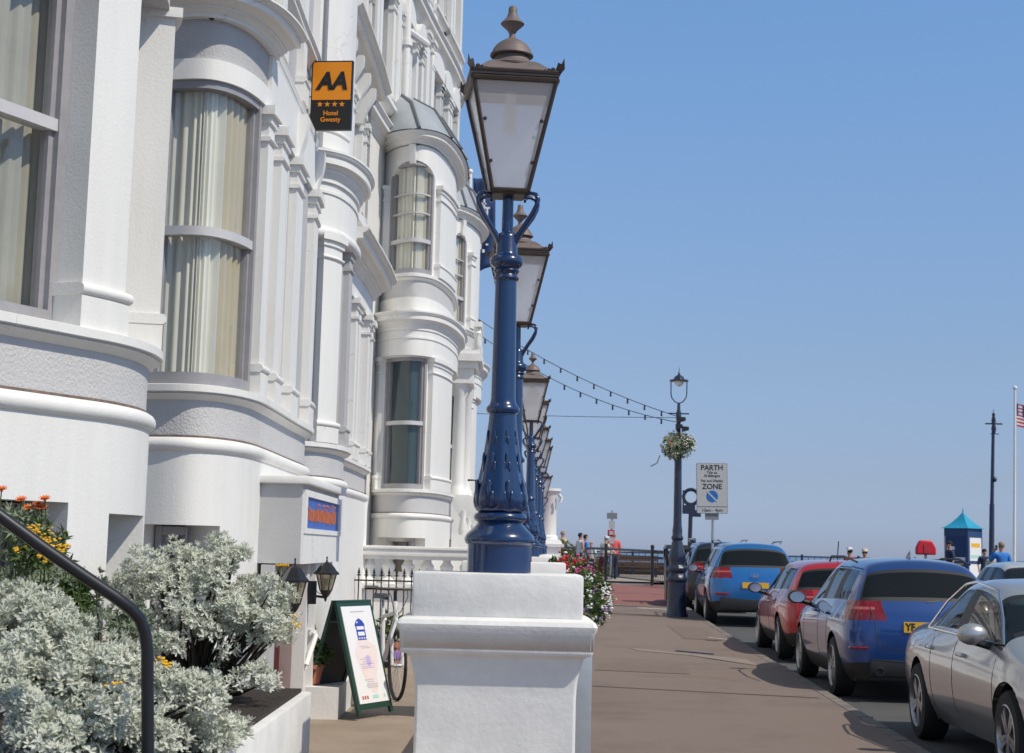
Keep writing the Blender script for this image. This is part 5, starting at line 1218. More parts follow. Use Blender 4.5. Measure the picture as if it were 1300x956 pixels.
# notice post by the railings
np_ = thing('notice_post', 'grey post carrying a stack of small notices behind the promenade railings', 'sign', (at(776, 735, 60.5).x, 60.5, .45))
Yn = 60.5; x = at(775, 690, Yn).x
mb = MB().tube([(x, Yn, .4), (x + .05, Yn, at(776, 648, Yn).z)], .035, 8); mb.build('post', W['steel'], np_)
def plate(m, px0, py0, px1, py1, nm):
    a, b = at(px0, py0, Yn - .05), at(px1, py1, Yn - .05); mb = MB().box((a.x, Yn - .07, b.z), (b.x, Yn - .04, a.z)); return mb.build(nm, m, np_)
plate(W['signback'], 770.5, 651, 783.5, 659, 'notice'); plate(W['signgrey'], 773, 661, 780.5, 671, 'notice'); plate(W['redp'], 771.5, 672.5, 780, 681, 'notice'); plate(W['signgrey'], 773.2, 674.3, 778.5, 679, 'notice_centre').location.y -= .03; plate(W['signgrey'], 773.5, 682, 779, 690, 'notice')

# promenade guard railing
rg = thing('guard_railing', 'black pedestrian guard railing across the end of the pavement', 'railing', (3.5, 55, .4))
rp_ = [(690, 64.5), (769, 58.5), (828, 53.5), (868, 51), (900, 50)]
RP = [Vector((at(px, 720, Y).x, Y, zg(Y) + .06)) for px, Y in rp_]
for a, b in zip(RP, RP[1:]):
    mb = MB().tube([a + Vector((0, 0, 1.17)), b + Vector((0, 0, 1.17))], .045, 6); mb.tube([a + Vector((0, 0, .2)), b + Vector((0, 0, .2))], .022, 6); mb.tube([a + Vector((0, 0, .98)), b + Vector((0, 0, .98))], .018, 6)
    n = int((b - a).length / .14)
    for i in range(1, n): p = a.lerp(b, i / n); mb.tube([p + Vector((0, 0, .2)), p + Vector((0, 0, .98))], .010, 4)
    mb.build('rail_panel', W['black'], rg)
for a in RP: mb = MB().tube([a, a + Vector((0, 0, 1.28))], .055, 8); mb.ball(a + Vector((0, 0, 1.32)), .07, 8, 5); mb.build('post', W['black'], rg)
# sea-front railing
sr = thing('sea_railing', 'blue sea-front railing with horizontal bars along the promenade edge', 'railing', (5, 74, .5))
for k in range(10):
    xa = -2 + k * 2.6; mb = MB()
    for z in (1.5, 1.25, 1.02): mb.tube([(xa, 74, z), (xa + 2.6, 74, z)], .035, 6)
    for i in range(9): mb.tube([(xa + i * .29, 74, 1.02), (xa + i * .29, 74, 1.5)], .016, 5)
    mb.build('rail_panel', W['navy'], sr); mb = MB().tube([(xa, 74, .4), (xa, 74, 1.6)], .06, 8); mb.build('post', W['darknavy'], sr)
mb = MB().box((-4, 74.3, .4), (24, 74.8, 1.0)); tag(mb.build('parapet_wall', W['brownwall']), 'long low brown stone parapet wall below the blue sea-front railing', 'wall')
for xc, lb in ((5.6, 'brown slatted bench on the promenade behind the guard railing'), (8.2, 'second brown bench along the promenade wall towards the parked cars')):
    b = thing('bench', lb, 'bench', (xc, 69, .46), 0, 'promenade benches'); mb = MB()
    for i in range(4): mb.box((xc - .9, 68.75 + i * .13, .88), (xc + .9, 68.86 + i * .13, .92))
    mb.build('seat', W['wood'], b); mb = MB()
    for i in range(3): mb.box((xc - .9, 69.3 + i * .03, 1.0 + i * .14), (xc + .9, 69.33 + i * .03, 1.1 + i * .14))
    mb.build('backrest', W['wood'], b)
    for s in (-.8, .8): mb = MB().box((xc + s - .04, 68.75, .46), (xc + s + .04, 69.3, .88)); mb.build('leg', W['black'], b)
hd = thing('hedge', 'yellow-green clipped shrub bed behind the guard railing', 'shrub', (at(740, 720, 67).x, 67, .45))
rnd = random.Random(61); mb = MB(); pts = []
for px, py, rx, rz in ((712, 700, .5, .42), (724, 706, .55, .42), (740, 718, .6, .45), (755, 722, .6, .42), (768, 728, .4, .25)): pts += lump(rnd, at(px, py, 67), rx, .6, rz, 170, .5, -1)
rosettes(mb, rnd, pts, 5, .14, .07); mb.build('foliage', W['olive'], hd, smooth=0, fixn=False)
mb = MB(); c = at(740, 735, 67)
for i in range(12): mb.tube([(c.x + rnd.uniform(-1, .9), 67, .4), (c.x + rnd.uniform(-1.1, 1), 67, 1.1)], .03, 5)
mb.build('stems', W['stem'], hd)
tb = thing('shrub', 'dark green shrub in the gap left of the nearest lamp base', 'shrub', (-.9, 40, .2))
rnd = random.Random(62); mb = MB(); rosettes(mb, rnd, lump(rnd, at(603, 668, 40), .35, .4, .75, 260, .4, -1), 5, .16, .07); mb.build('foliage', W['leaf'], tb, smooth=0, fixn=False)
mb = MB(); c = at(603, 690, 40); mb.tube([(c.x, 40, .2), (c.x, 40, 2)], [.06, .02], 6); mb.build('trunk', W['stem'], tb)

# banner on a white pole
bnr = thing('banner', 'tall navy banner on a white pole behind the farthest lead roof', 'banner', (at(597, 300, 37.9).x, 37.9, 7.0))
Yb = 37.9; t0, t1 = at(597, 221, Yb), at(600, 345, Yb)
mb = MB().tube([(t0.x + .03, Yb, .2), (t0.x, Yb, t0.z)], .045, 10); mb.ball((t0.x, Yb, t0.z + .06), .07, 10, 6); mb.build('pole', W['white'], bnr)
mb = MB(); nu, nv = 6, 16; q = [at(600.5, 226, Yb), at(629, 226, Yb), at(629, 336, Yb), at(603, 347, Yb)]
vs = []
for j in range(nv + 1):
    for i in range(nu + 1):
        a = q[0].lerp(q[3], j / nv); b = q[1].lerp(q[2], j / nv); p = a.lerp(b, i / nu); vs.append((p.x, p.y + .07 * math.sin(i * 1.1 + j * .5), p.z))
mb.add(vs, [(j * (nu + 1) + i, j * (nu + 1) + i + 1, (j + 1) * (nu + 1) + i + 1, (j + 1) * (nu + 1) + i) for j in range(nv) for i in range(nu)])
cl = mb.build('banner_cloth', W['bannerblue'], bnr, smooth=60, fixn=False); so_ = cl.modifiers.new('thick', 'SOLIDIFY'); so_.thickness = .01
mb = MB(); c = at(614.5, 270, Yb - .14)
for (u0, u1, v0, v1) in ((-.11, -.07, -.45, -.1), (-.02, .02, -.45, .35), (-.11, .02, -.48, -.44), (.06, .10, -.35, .1), (.02, .14, .1, .14), (-.05, .05, .2, .24), (-.10, .08, -.15, -.11), (-.02, .0, .35, .5), (.10, .15, -.4, -.36), (-.12, -.1, .0, .2), (.06, .12, -.8, -.76), (-.08, -.04, -.9, -.75), (-.02, .04, -.98, -.9)):
    mb.box((c.x + u0, c.y - .004, c.z + v0), (c.x + u1, c.y + .004, c.z + v1))
mb.build('banner_emblem', W['poster'], bnr)
# festoon lights
def festoon(label, a, b, sag, n, bulbs=True):
    t = thing('festoon', label, 'string lights', tuple(a), 0, 'festoon cables over the forecourt'); pts = []
    for i in range(41): u = i / 40; p = Vector(a).lerp(Vector(b), u); p.z -= sag * 4 * u * (1 - u); pts.append(p)
    mb = MB().tube(pts, .008 if bulbs else .006, 5); mb.build('cable', W['black'], t)
    if bulbs:
        for i in range(1, n):
            u = i / n; p = Vector(a).lerp(Vector(b), u); p.z -= sag * 4 * u * (1 - u); mb = MB().tube([p, p - Vector((0, 0, .07))], .02, 5); mb.ball(p - Vector((0, 0, .085)), .024, 7, 5); mb.build('bulb', W['black'], t)
la = Vector((X0, Y0, dlz(529)))
festoon('upper string of small dark bulbs from the white house to the dark street lamp', at(588, 392, 34), la, .22, 13)
festoon('lower string of small dark bulbs from the white house to the dark street lamp', at(596, 416, 33.5), Vector((X0 - .02, Y0, dlz(536))), .30, 13)
festoon('thin level cable running to the dark street lamp below the bulb strings', at(604, 525, 35), Vector((X0, Y0, dlz(530))), .02, 8, False)

# right-hand promenade things
rl_ = thing('mast_lamp', 'slim dark lamp mast with a cross bar right of the kiosk', 'lamp post', (at(1258, 705, 60).x, 60, .4))
a, b = at(1258, 720, 60), at(1261.3, 524, 60)
mb = MB().tube([Vector((a.x, 60, .4)), a.lerp(b, .4), a.lerp(b, .41), a.lerp(b, .9)], [.11, .095, .075, .06], 8); mb.build('mast', W['darknavy'], rl_)
mb = MB().tube([b + Vector((-.32, 0, -.42)), b + Vector((.32, 0, -.42))], .03, 6); mb.lathe([(.06, -.8), (.1, -.6), (.06, -.45), (.09, -.3), (.05, -.12), (.07, -.05), (.02, 0), (.01, .12)], tuple(b), 8); mb.lathe([(.08, -2.8), (.13, -2.7), (.08, -2.6)], tuple(a.lerp(b, .86) + Vector((0, 0, 1.0))), 8); mb.tube([b + Vector((-.12, 0, -.8)), b + Vector((.2, 0, -.8))], .02, 5); mb.build('mast_head', W['darknavy'], rl_)
fp = thing('flagpole', 'white flagpole flying a striped red and white flag at the right edge', 'flagpole', (at(1287, 705, 62).x, 62, .4))
a, b = at(1287, 715, 62), at(1288.5, 494, 62)
mb = MB().tube([(a.x, 62, .4), b], [.06, .045], 8); mb.ball(b + Vector((0, 0, .05)), .09, 8, 5); mb.build('pole', W['white'], fp)
f0 = at(1290.5, 512, 62)
def fpnt(u, v): return (f0.x + u, 62 + .1 * math.sin(u * 5), f0.z - v - .18 * u)
def fq(mb, u0, u1, v0, v1, d=0.):
    n = 5; vs = []
    for i in range(n + 1):
        u = u0 + (u1 - u0) * i / n
        for v in (v0, v1): x, y, z = fpnt(u, v); vs.append((x, y - d, z))
    mb.add(vs, [(2 * i, 2 * i + 2, 2 * i + 3, 2 * i + 1) for i in range(n)])
mb = MB()
for k in range(13):
    if k % 2 == 0: fq(mb, 0, 1.5, k * .069, (k + 1) * .069)
mb.build('red_stripes', W['flagred'], fp, fixn=False)
mb = MB()
for k in range(13):
    if k % 2: fq(mb, 0, 1.5, k * .069, (k + 1) * .069)
mb.build('white_stripes', W['flagwhite'], fp, fixn=False)
mb = MB(); fq(mb, 0, .6, 0, .483, .012); mb.build('blue_canton', W['flagblue'], fp, fixn=False)
mb = MB()
for r in range(5):
    for k in range(6): x, y, z = fpnt(.06 + k * .095, .05 + r * .095); mb.ball((x, y - .02, z), .016, 5, 4)
mb.build('stars', W['flagwhite'], fp)
ks = thing('kiosk', 'turquoise-roofed information kiosk pillar on the promenade', 'kiosk', (at(1223, 700, 60).x, 60, .4), rad(-47))
kz = lambda py: at(1223, py, 60).z
mb = MB().box((-.50, -.50, 0), (.50, .50, kz(670) - .4)); mb.build('kiosk_body', W['kioskblue'], ks, world=False)
za, zb_, zc = kz(671) - .4, kz(668) - .4, kz(650) - .4
mb = MB(); vs = []
n = 8
for i, (r, z) in enumerate(((.72, za), (.60, za + .05), (.42, za + .17), (.22, za + .36), (.05, za + .56), (.0, za + .62))):
    for k in range(4): q = PI / 4 + k * PI / 2; vs.append((r * 1.35 / 1.414 * 1.414 * math.cos(q) * .86, r * 1.35 * math.sin(q) * .86, z))
mb.add(vs, [(4 * i + k, 4 * i + (k + 1) % 4, 4 * i + 4 + (k + 1) % 4, 4 * i + 4 + k) for i in range(5) for k in range(4)] + [(0, 1, 2, 3)]); rfo = mb.build('kiosk_roof', W['tealroof'], ks, smooth=25, world=False)
mb = MB().tube([(0, 0, zc), (0, 0, zc + .14)], [.03, .008], 6); mb.build('roof_spike', W['tealroof'], ks, world=False)
mb = MB()
mb.box((-.42, -.515, 1.25), (.38, -.501, 2.0)); mb.build('dark_poster', W['bannerblue'], ks, world=False)
mb = MB(); mb.box((-.42, -.515, 1.10), (.38, -.501, 1.22)); mb.box((.501, -.44, .3), (.515, .44, .98)); mb.box((.501, -.40, 1.10), (.516, .40, 1.95)); mb.box((-.38, -.519, 1.5), (-.05, -.516, 1.62)); mb.build('pale_poster', W['poster'], ks, world=False)
mb = MB(); mb.box((.517, -.3, 1.6), (.52, .3, 1.75)); mb.box((-.35, -.512, .95), (.3, -.502, 1.0)); mb.box((-.35, -.512, .75), (.3, -.502, .82)); mb.build('orange_poster', W['yellowp'], ks, world=False)
mb = MB(); mb.box((.517, -.35, 1.2), (.52, .35, 1.32)); mb.build('teal_poster', W['posterteal'], ks, world=False)
mb = MB().box((-.49, -.52, .4), (-.43, -.501, 2.0)); mb.build('side_poster', W['kioskmauve'], ks, world=False)
lb_ = thing('lifebuoy_cabinet', 'red rounded lifebuoy cabinet showing above the blue car roof', 'lifebuoy', (at(1175, 700, 55).x, 55, .35))
c = at(1175, 695, 55); mb = MB(); mb.prism([(-.34, -.25), (.34, -.25), (.34, -.02), (.26, .13), (.20, .24), (-.20, .24), (-.27, .13), (-.34, -.02)], lambda u, v, t: (c.x + u, c.y + t, c.z + v), -.12, .12)
o = mb.build('cabinet', W['redplastic'], lb_); bv = o.modifiers.new('bevel', 'BEVEL'); bv.width = .05; bv.segments = 3
mb = MB().box((c.x - .09, c.y - .14, c.z - .2), (c.x + .09, c.y - .125, c.z + .1)); mb.build('cabinet_label', W['flagred'], lb_)
mb = MB().tube([(c.x, c.y, .35), (c.x, c.y, c.z)], .05, 8); mb.build('post', W['steel'], lb_)

# ------------------------------------------------------------------ cars
def subdivide(vs, fs, mi, lv=3):
    me = bpy.data.meshes.new('cage'); me.from_pydata([tuple(v) for v in vs], [], fs)
    for i in range(max(mi) + 1): me.materials.append(None)
    for p, m in zip(me.polygons, mi): p.material_index = m
    bm = bmesh.new(); bm.from_mesh(me); bmesh.ops.remove_doubles(bm, verts=bm.verts, dist=1e-4); bmesh.ops.recalc_face_normals(bm, faces=bm.faces); bm.to_mesh(me); bm.free()
    ob = bpy.data.objects.new('cage', me); COL.objects.link(ob)
    s = ob.modifiers.new('s', 'SUBSURF'); s.levels = lv; s.render_levels = lv
    dg = bpy.context.evaluated_depsgraph_get(); dg.update()
    m2 = bpy.data.meshes.new_from_object(ob.evaluated_get(dg))
    V = [v.co.copy() for v in m2.vertices]; Fc = [tuple(p.vertices) for p in m2.polygons]; I = [p.material_index for p in m2.polygons]
    bpy.data.objects.remove(ob); bpy.data.meshes.remove(me); bpy.data.meshes.remove(m2)
    return V, Fc, I

def make_wheel(parent, x, y, r, wd, side, spokes=5, twin=True):
    mb = MB(); ax = Matrix.Rotation(rad(90), 3, 'Y') if side > 0 else Matrix.Rotation(rad(-90), 3, 'Y')
    c = (x, y, r)
    mb.lathe([(r * .68, -wd / 2), (r * .9, -wd / 2), (r * .985, -wd * .4), (r, -wd * .2), (r, wd * .2), (r * .985, wd * .4), (r * .93, wd / 2), (r * .70, wd / 2 + .004), (r * .67, wd * .4)], c, 36, ax=ax)
    w_ = mb.build('wheel', W['tyre'], parent, world=False, smooth=40)
    mb = MB(); f = wd / 2
    mb.lathe([(r * .70, f + .002), (r * .67, f + .008), (r * .63, f - .015), (r * .60, f - .06)], c, 36, ax=ax); mb.f = [q for q in mb.f if len(q) == 4]
    mb.lathe([(0, f - .012), (r * .15, f - .012), (r * .17, f - .05)], c, 18, ax=ax); mb.f = [q for q in mb.f if len(q) <= 18]
    for k in range(spokes):
        for dq in ((-.16, .16) if twin else (0,)):
            q = 2 * PI * k / spokes; q1 = q + dq * .5; q2 = q + dq
            hw = .030 if not twin else .018
            p1 = Vector((r * .12 * math.cos(q1), r * .12 * math.sin(q1), 0)); p2 = Vector((r * .645 * math.cos(q2), r * .645 * math.sin(q2), 0)); t = (p2 - p1).normalized(); s = Vector((-t.y, t.x, 0)) * hw
            vs = []
            for zz in (f - .045, f - .008):
                for p, k2 in ((p1, 1.3), (p2, .9)): vs += [p - s * k2 + Vector((0, 0, zz)), p + s * k2 + Vector((0, 0, zz))]
            vs = [Vector(c) + ax @ v for v in vs]; mb.add(vs, [(0, 1, 3, 2), (4, 6, 7, 5), (0, 2, 6, 4), (1, 5, 7, 3), (0, 4, 5, 1), (2, 3, 7, 6)])
    mb.build('rim', W['rim'], w_, world=False, smooth=30)
    mb = MB().lathe([(0, f - .10), (r * .66, f - .10)], c, 24, ax=ax); mb.build('brake_recess', W['rimdark'], w_, world=False)
    return w_

def make_car(name, label, S, pm, loc, rz, cat='car', group='cars parked along the kerb', scale=1.):
    """S: stations rear to front. each: (y_low, y_up, w, zbot, zbelt, wroof, zcant, zroof)"""
    t = thing(name, label, cat, loc, rz, group); t.scale = (scale,) * 3
    st = S['st']; n = len(st); vs = []; fs = []; mi = []
    def rows(s):
        yl, yu, w, zb, ze, wr, zc, zr = s
        f = lambda a: yl + (yu - yl) * a
        zs = ze - .15
        return [(w - .12, f(0), zb), (w - .025, f(0), zb + .17), (w, f(0), (zb + .17 + zs) / 2 + .02), (w - .01, f(.0), zs), (w - .065, f(.12), ze), (wr, f(.93), zc), (wr * .70, f(1), zr - (.035 if S.get('hatch') else .018)), (0, f(1), zr)]
    ring = []
    for s in st:
        r = rows(s); L_ = [Vector((-x, y, z)) for x, y, z in r]; R_ = [Vector((x, y, z)) for x, y, z in r[:-1]][::-1]
        ring.append(L_ + R_)          # 15 points: 0..7 left(bottom->top), 8..14 right (top->bottom)
    base = []
    for r in ring: base.append(len(vs)); vs += r
    MID = dict(body=0, side=1, screen=2, rear=3, tail=4, head=5, trim=6, pillar=7, grille=8)
    for i in range(n - 1):
        for j in range(14):
            jj = j if j < 7 else 13 - j
            a = base[i] + j; b = base[i + 1] + j
            fs.append((a, b, b + 1, a + 1)); m = 0
            if jj == 4 and i in S['side']: m = 1
            if jj == 4 and i in S.get('pillar', ()): m = 7
            if jj in (5, 6) and i == S['screen']: m = 2
            if jj in (5, 6) and i == S.get('rearscreen', -1): m = 3
            if (i, jj) in S.get('tailside', ()): m = 4
            if (i, jj) in S.get('headside', ()): m = 5
            if jj == 0: m = 6
            mi.append(m)
    # end caps
    def cap(k, bulge, front):
        r = ring[k]; cols = []
        top = [r[5], r[6], r[7], r[8], r[9]]
        us = (-1, -.62, 0, .62, 1); ti = S.get('ti', (.62,) * 5)
        grid = []
        for j in range(5):
            row = []
            for c, u in enumerate(us):
                if c == 0: row.append(base[k] + j)
                elif c == 4: row.append(base[k] + 14 - j)
                else:
                    uu = u if c == 2 or front else math.copysign(ti[j], u)
                    p = Vector((abs(r[j].x) * uu, r[j].y + bulge[j] * (1 if c == 2 else .72), r[j].z)); vs.append(p); row.append(len(vs) - 1)
            grid.append(row)
        grid.append([base[k] + j for j in (5, 6, 7, 8, 9)])
        for j in range(5):
            for c in range(4):
                fs.append((grid[j][c], grid[j][c + 1], grid[j + 1][c + 1], grid[j + 1][c])); oc = c in (0, 3); m = 0
                if not front:
                    if j == 4 and S.get('hatch'): m = 3
                    if j == 3 and oc and 'tailside' in S: m = 4
                    if j == 0: m = 6
                else:
                    if j == 3 and oc: m = 5
                    if j in (2,) and not oc: m = 8
                    if j == 0: m = 6
                mi.append(m)
    cap(0, S.get('rb', (-.03, -.06, -.07, -.05, -.04)), False); cap(n - 1, S.get('fb', (.05, .10, .11, .10, .06)), True)
    V, Fc, I = subdivide(vs, fs, mi, 3)
    # wheel arches
    ra = S['r'] + .055; ax_ = S['axles']
    def arch(v): 
        for y in ax_:
            d = math.hypot(v.y - y, v.z - S['r'])
            if abs(v.x) > S['w'] * .52: yield y, d
    keep = []
    for f, m in zip(Fc, I):
        c = sum((V[i] for i in f), Vector()) / len(f); ok = True
        if abs(c.x) > S['w'] * .55:
            for y in ax_:
                if math.hypot(c.y - y, c.z - S['r']) < ra: ok = False
        if ok: keep.append((f, m))
    tz = [sum(V[i].z for i in f) / len(f) for f, m in keep if m == 4]
    if tz:
        zl, zh = min(tz), max(tz); keep = [(f, 9 if m == 4 and zl + (zh - zl) * .52 < sum(V[i].z for i in f) / len(f) < zl + (zh - zl) * .66 else m) for f, m in keep]
    glz = (1, 2, 3); own = {}
    for n_, (f, m) in enumerate(keep):
        for a, b in zip(f, f[1:] + f[:1]): own.setdefault((min(a, b), max(a, b)), []).append(n_)
    edge_f = set()
    for fl_ in own.values():
        if len(fl_) == 2:
            a, b = fl_; ma, mb_ = keep[a][1], keep[b][1]
            if ma != mb_:
                if ma in glz and mb_ in (0, 4, 9, 6): edge_f.add(a)
                if mb_ in glz and ma in (0, 4, 9, 6): edge_f.add(b)
    keep = [(f, 10 if n_ in edge_f and m in (2, 3) else m) for n_, (f, m) in enumerate(keep)]
    from collections import Counter
    ec = Counter()
    for f, m in keep:
        for a, b in zip(f, f[1:] + f[:1]): ec[(min(a, b), max(a, b))] += 1
    bd = set()
    for e, k in ec.items():
        if k == 1: bd |= set(e)
    for i in bd:
        v = V[i]
        if abs(v.x) < S['w'] * .5: continue
        for y in ax_:
            d = math.hypot(v.y - y, v.z - S['r'])
            if .6 * ra < d < ra * 1.35: k = ra / d; V[i] = Vector((v.x, y + (v.y - y) * k, S['r'] + (v.z - S['r']) * k)); break
    names = {0: ('body_shell', pm), 9: ('lamp_strip', 'tailclear'), 1: ('side_window', S.get('glass', 'carglassL')), 10: ('window_seal', 'trim'), 2: ('windscreen', S.get('sglass', 'carglass')), 3: ('rear_window', S.get('rglass', 'carglass')), 4: ('tail_lamp', 'tail'), 5: ('head_lamp', 'head'), 6: ('lower_trim', S.get('low', 'trim')), 7: ('pillar_trim', 'trim'), 8: ('grille', 'trim')}
    body = None
    for k, (nm, m) in names.items():
        sets = [[f for f, q in keep if q == k]]
        if k == 9 and S.get('nostrip'): pass
        if k in (1, 7, 9, 10) and sets[0]:
            par_ = {}
            def fd(i):
                while par_.setdefault(i, i) != i: i = par_[i]
                return i
            for f in sets[0]:
                for q in f[1:]: par_[fd(q)] = fd(f[0])
            gr = {}
            for f in sets[0]: gr.setdefault(fd(f[0]), []).append(f)
            sets = list(gr.values())
        elif k in (4, 5): sets = [[f for f in sets[0] if sum(V[i].x for i in f) < 0], [f for f in sets[0] if sum(V[i].x for i in f) >= 0]]
        for F_ in sets:
            if not F_: continue
            ids = sorted({i for f in F_ for i in f}); mp = {a: b for b, a in enumerate(ids)}
            mb = MB(); mb.add([V[i] for i in ids], [tuple(mp[i] for i in f) for f in F_])
            o = mb.build(nm, W[m], t, world=False, smooth=60, fixn=False)
            if k == 0: body = o
    # inner floor, arch liners
    mb = MB(); w = S['w']
    ym0, ym1 = min(s[0] for s in st) + .12, max(s[0] for s in st) - .12
    mb.box((-w + .16, ym0, S['zb'] + .02), (w - .16, ym1, S['zb'] + .3))
    for y in ax_:
        for s in (-1, 1):
            pr = [(ra + .0, y)]; N_ = 14; v2 = []
            for x in (s * (w - .05), s * (w - .34)):
                for i in range(N_ + 1): q = PI * i / N_ - .0; v2.append((x, y + ra * 1.0 * math.cos(q), S['r'] + ra * math.sin(q)))
            mb.add(v2, [(i, i + 1, N_ + 2 + i, N_ + 1 + i) for i in range(N_)] + [tuple(range(N_ + 1, 2 * N_ + 2))])
    mb.build('underbody', W['rimdark'], t, world=False, smooth=0)
    for y in ax_:
        for s in (-1, 1): make_wheel(t, s * (w - .125), y, S['r'], .22, s, S.get('spokes', 5))
    # seats seen through the glass
    if not S.get('seats'):
        yc = ya_s = (ax_[0] + ax_[1]) / 2; zs_ = st[4][4] - .45
        for sx in (-1, 1):
            mb = MB(); mb.box((sx * .37 - .23, yc - .25, zs_ - .1), (sx * .37 + .23, yc + .25, zs_ + .06), bev=.04); mb.box((sx * .37 - .23, yc - .36, zs_), (sx * .37 + .23, yc - .22, zs_ + .56), bev=.05); mb.box((sx * .37 - .12, yc - .36, zs_ + .59), (sx * .37 + .12, yc - .26, zs_ + .76), bev=.03); mb.build('seat', W['seat'], t, world=False)
        mb = MB(); mb.box((-.62, yc - 1.2, zs_ - .1), (.62, yc - .7, zs_ + .06), bev=.04); mb.box((-.62, yc - 1.3, zs_), (.62, yc - 1.15, zs_ + .52), bev=.05); mb.build('rear_seat', W['seat'], t, world=False)
        mb = MB(); mb.box((-.66, yc + .55, zs_ + .1), (.66, yc + .95, zs_ + .40), bev=.06); mb.build('dashboard', W['trim'], t, world=False)
    # door mirrors and handles
    ym, zm = S['mirror']; mx_ = S.get('mx', .10)
    for s in (-1, 1):
        mb = MB(); mb.ball((s * (w + mx_), ym, zm), 1, 14, 10, (.115, .075, .08)); mm = mb.build('door_mirror', W[S.get('mirm', pm)], t, world=False, smooth=60)
        d_ = -.055
        mb = MB(); mb.add([(s * (w + mx_) + .092 * math.cos(q), ym + d_ - .018, zm + .065 * math.sin(q)) for q in [2 * PI * i / 20 for i in range(20)]], [tuple(range(20))]); mb.build('mirror_glass', W['chrome'], mm, world=False, smooth=0, fixn=False)
        mb = MB().tube([(s * (w + .04), ym + .01, zm - .05), (s * (w - .1), ym + .04, zm - .09)], .03, 6); mb.build('mirror_stalk', W['trim'], mm, world=False)
        for yh in S['handles']:
            mb = MB().box((s * (w - .012) - .018, yh - .09, S['zh'] - .015), (s * (w - .012) + .018, yh + .09, S['zh'] + .015), bev=.008); mb.build('door_handle', W[S.get('hm', pm)], t, world=False)
    # shut lines
    mb = MB()
    for yy in S['shuts']:
        for s in (-1, 1):
            # follow the flank
            cand = [v for v in V if abs(v.y - yy) < .06 and v.x * s > w * .8 and S['zb'] + .12 < v.z < st[4][4] - .02]
            cand.sort(key=lambda v: v.z)
            pts = []
            for v in cand:
                if not pts or v.z - pts[-1][2] > .05: pts.append((v.x + s * -.001, yy, v.z))
            if len(pts) > 2: mb.tube(pts, .0045, 4)
    if mb.v: mb.build('door_gap', W['rimdark'], t, world=False)
    S['V'] = V
    return t, body

def hatch(L_, Wd, H, wb, roh, zbelt, r, zb=.20, roof_rear=.36, rake=.42):
    h = L_ / 2; w = Wd / 2; ya = -h + roh; yf = ya + wb
    wr = w - .262
    st = [(-h + .03, -h + rake, w - .10, zb + .04, zbelt + .02, wr - .06, H - .14, H - .05),
          (-h + .22, -h + rake + .16, w - .025, zb, zbelt + .02, wr - .03, H - .105, H - .02),
          (ya + .10, ya + .22, w, zb, zbelt + .01, wr - .01, H - .085, H - .0),
          (ya + .24, ya + .30, w, zb, zbelt + .0, wr, H - .08, H),
          (ya + .98, ya + .96, w, zb, zbelt - .02, wr + .01, H - .075, H),
          (ya + 1.08, ya + 1.05, w, zb, zbelt - .02, wr + .01, H - .075, H),
          (yf - .78, yf - 1.02, w, zb, zbelt - .05, wr - .03, H - .11, H - .05),
          (yf - .36, yf - .36, w, zb, zbelt - .07, w - .16, zbelt - .03, zbelt + .02),
          (yf + .05, yf + .05, w, zb, zbelt - .10, w - .24, zbelt - .055, zbelt - .02),
          (h - .22, h - .22, w - .06, zb, zbelt - .20, w - .34, zbelt - .15, zbelt - .12),
          (h - .04, h - .10, w - .20, zb + .04, zbelt - .26, w - .42, zbelt - .22, zbelt - .20)]
    return dict(st=st, side=(1, 3, 5, 6), pillar=(2, 4), screen=6, hatch=True, tailside=((0, 3),), headside=((9, 3),), axles=(ya, yf), r=r, w=w, zb=zb,
                mirror=(yf - .62, zbelt + .02), ti=(.62, .62, .60, .50, .80), handles=(ya + .42, ya + 1.32), zh=zbelt - .11, shuts=(ya + .38, ya + 1.04, yf - .45))

def num_plate(t, y, z, mt, txt=None, fwd=-1, wd=.26):
    mb = MB().box((-wd, y - .006, z - .056), (wd, y + .006, z + .056)); p = mb.build('number_plate', W[mt], t, world=False)
    if txt:
        mb = MB(); add_text(mb, txt, .105, (-wd + .02, y + fwd * .008, z), (1, 0, 0) if fwd < 0 else (-1, 0, 0), (0, 0, 1), bold=.003, align='LEFT', squeeze=.85); mb.build('lettering', W['signblack'], p, world=False, smooth=0)

def place(px_front_wheel, Y): pass
HD = -rad(2.6)     # heading of the kerb (clockwise from straight ahead)
# blue car: rear left wheel near (3.55, 18.0)
S = hatch(4.35, 1.80, 1.545, 2.67, .82, 1.00, .325)
S.update(mirm='trim', spokes=5)
hx = lambda d: 3.60 + (d - 18) * .045
bmw, bb = make_car('parked_car', 'mid blue metallic hatchback with black rear window and yellow number plate', S, 'bmw', (hx(19.2) + .93, 19.3, 0), HD)
num_plate(bmw, -2.205, .80, 'plate', 'YF')
mb = MB(); mb.box((-.62, -2.20, .27), (.62, -2.10, .46), bev=.03); mb.build('bumper_insert', W['trim'], bmw, world=False)
for s in (-1, 1):
    mb = MB().lathe([(.045, -.02), (.045, .05), (.035, .05), (.033, .0), (0, .0)], (s * .52, -2.19, .33), 16, ax=Matrix.Rotation(rad(90), 3, 'X')); mb.build('exhaust_tip', W['chrome'], bmw, world=False)
    mb = MB().box((s * .73 - .10, -2.19, .56), (s * .73 + .10, -2.12, .585), bev=.005); mb.build('reflector', W['tail'], bmw, world=False)
mb = MB().add([(-.03, -1.15, 1.53), (.03, -1.15, 1.53), (0, -1.28, 1.62), (0, -1.30, 1.53)], [(0, 1, 2), (0, 2, 3), (1, 3, 2)]); mb.build('roof_fin', W['bmw'], bmw, world=False)
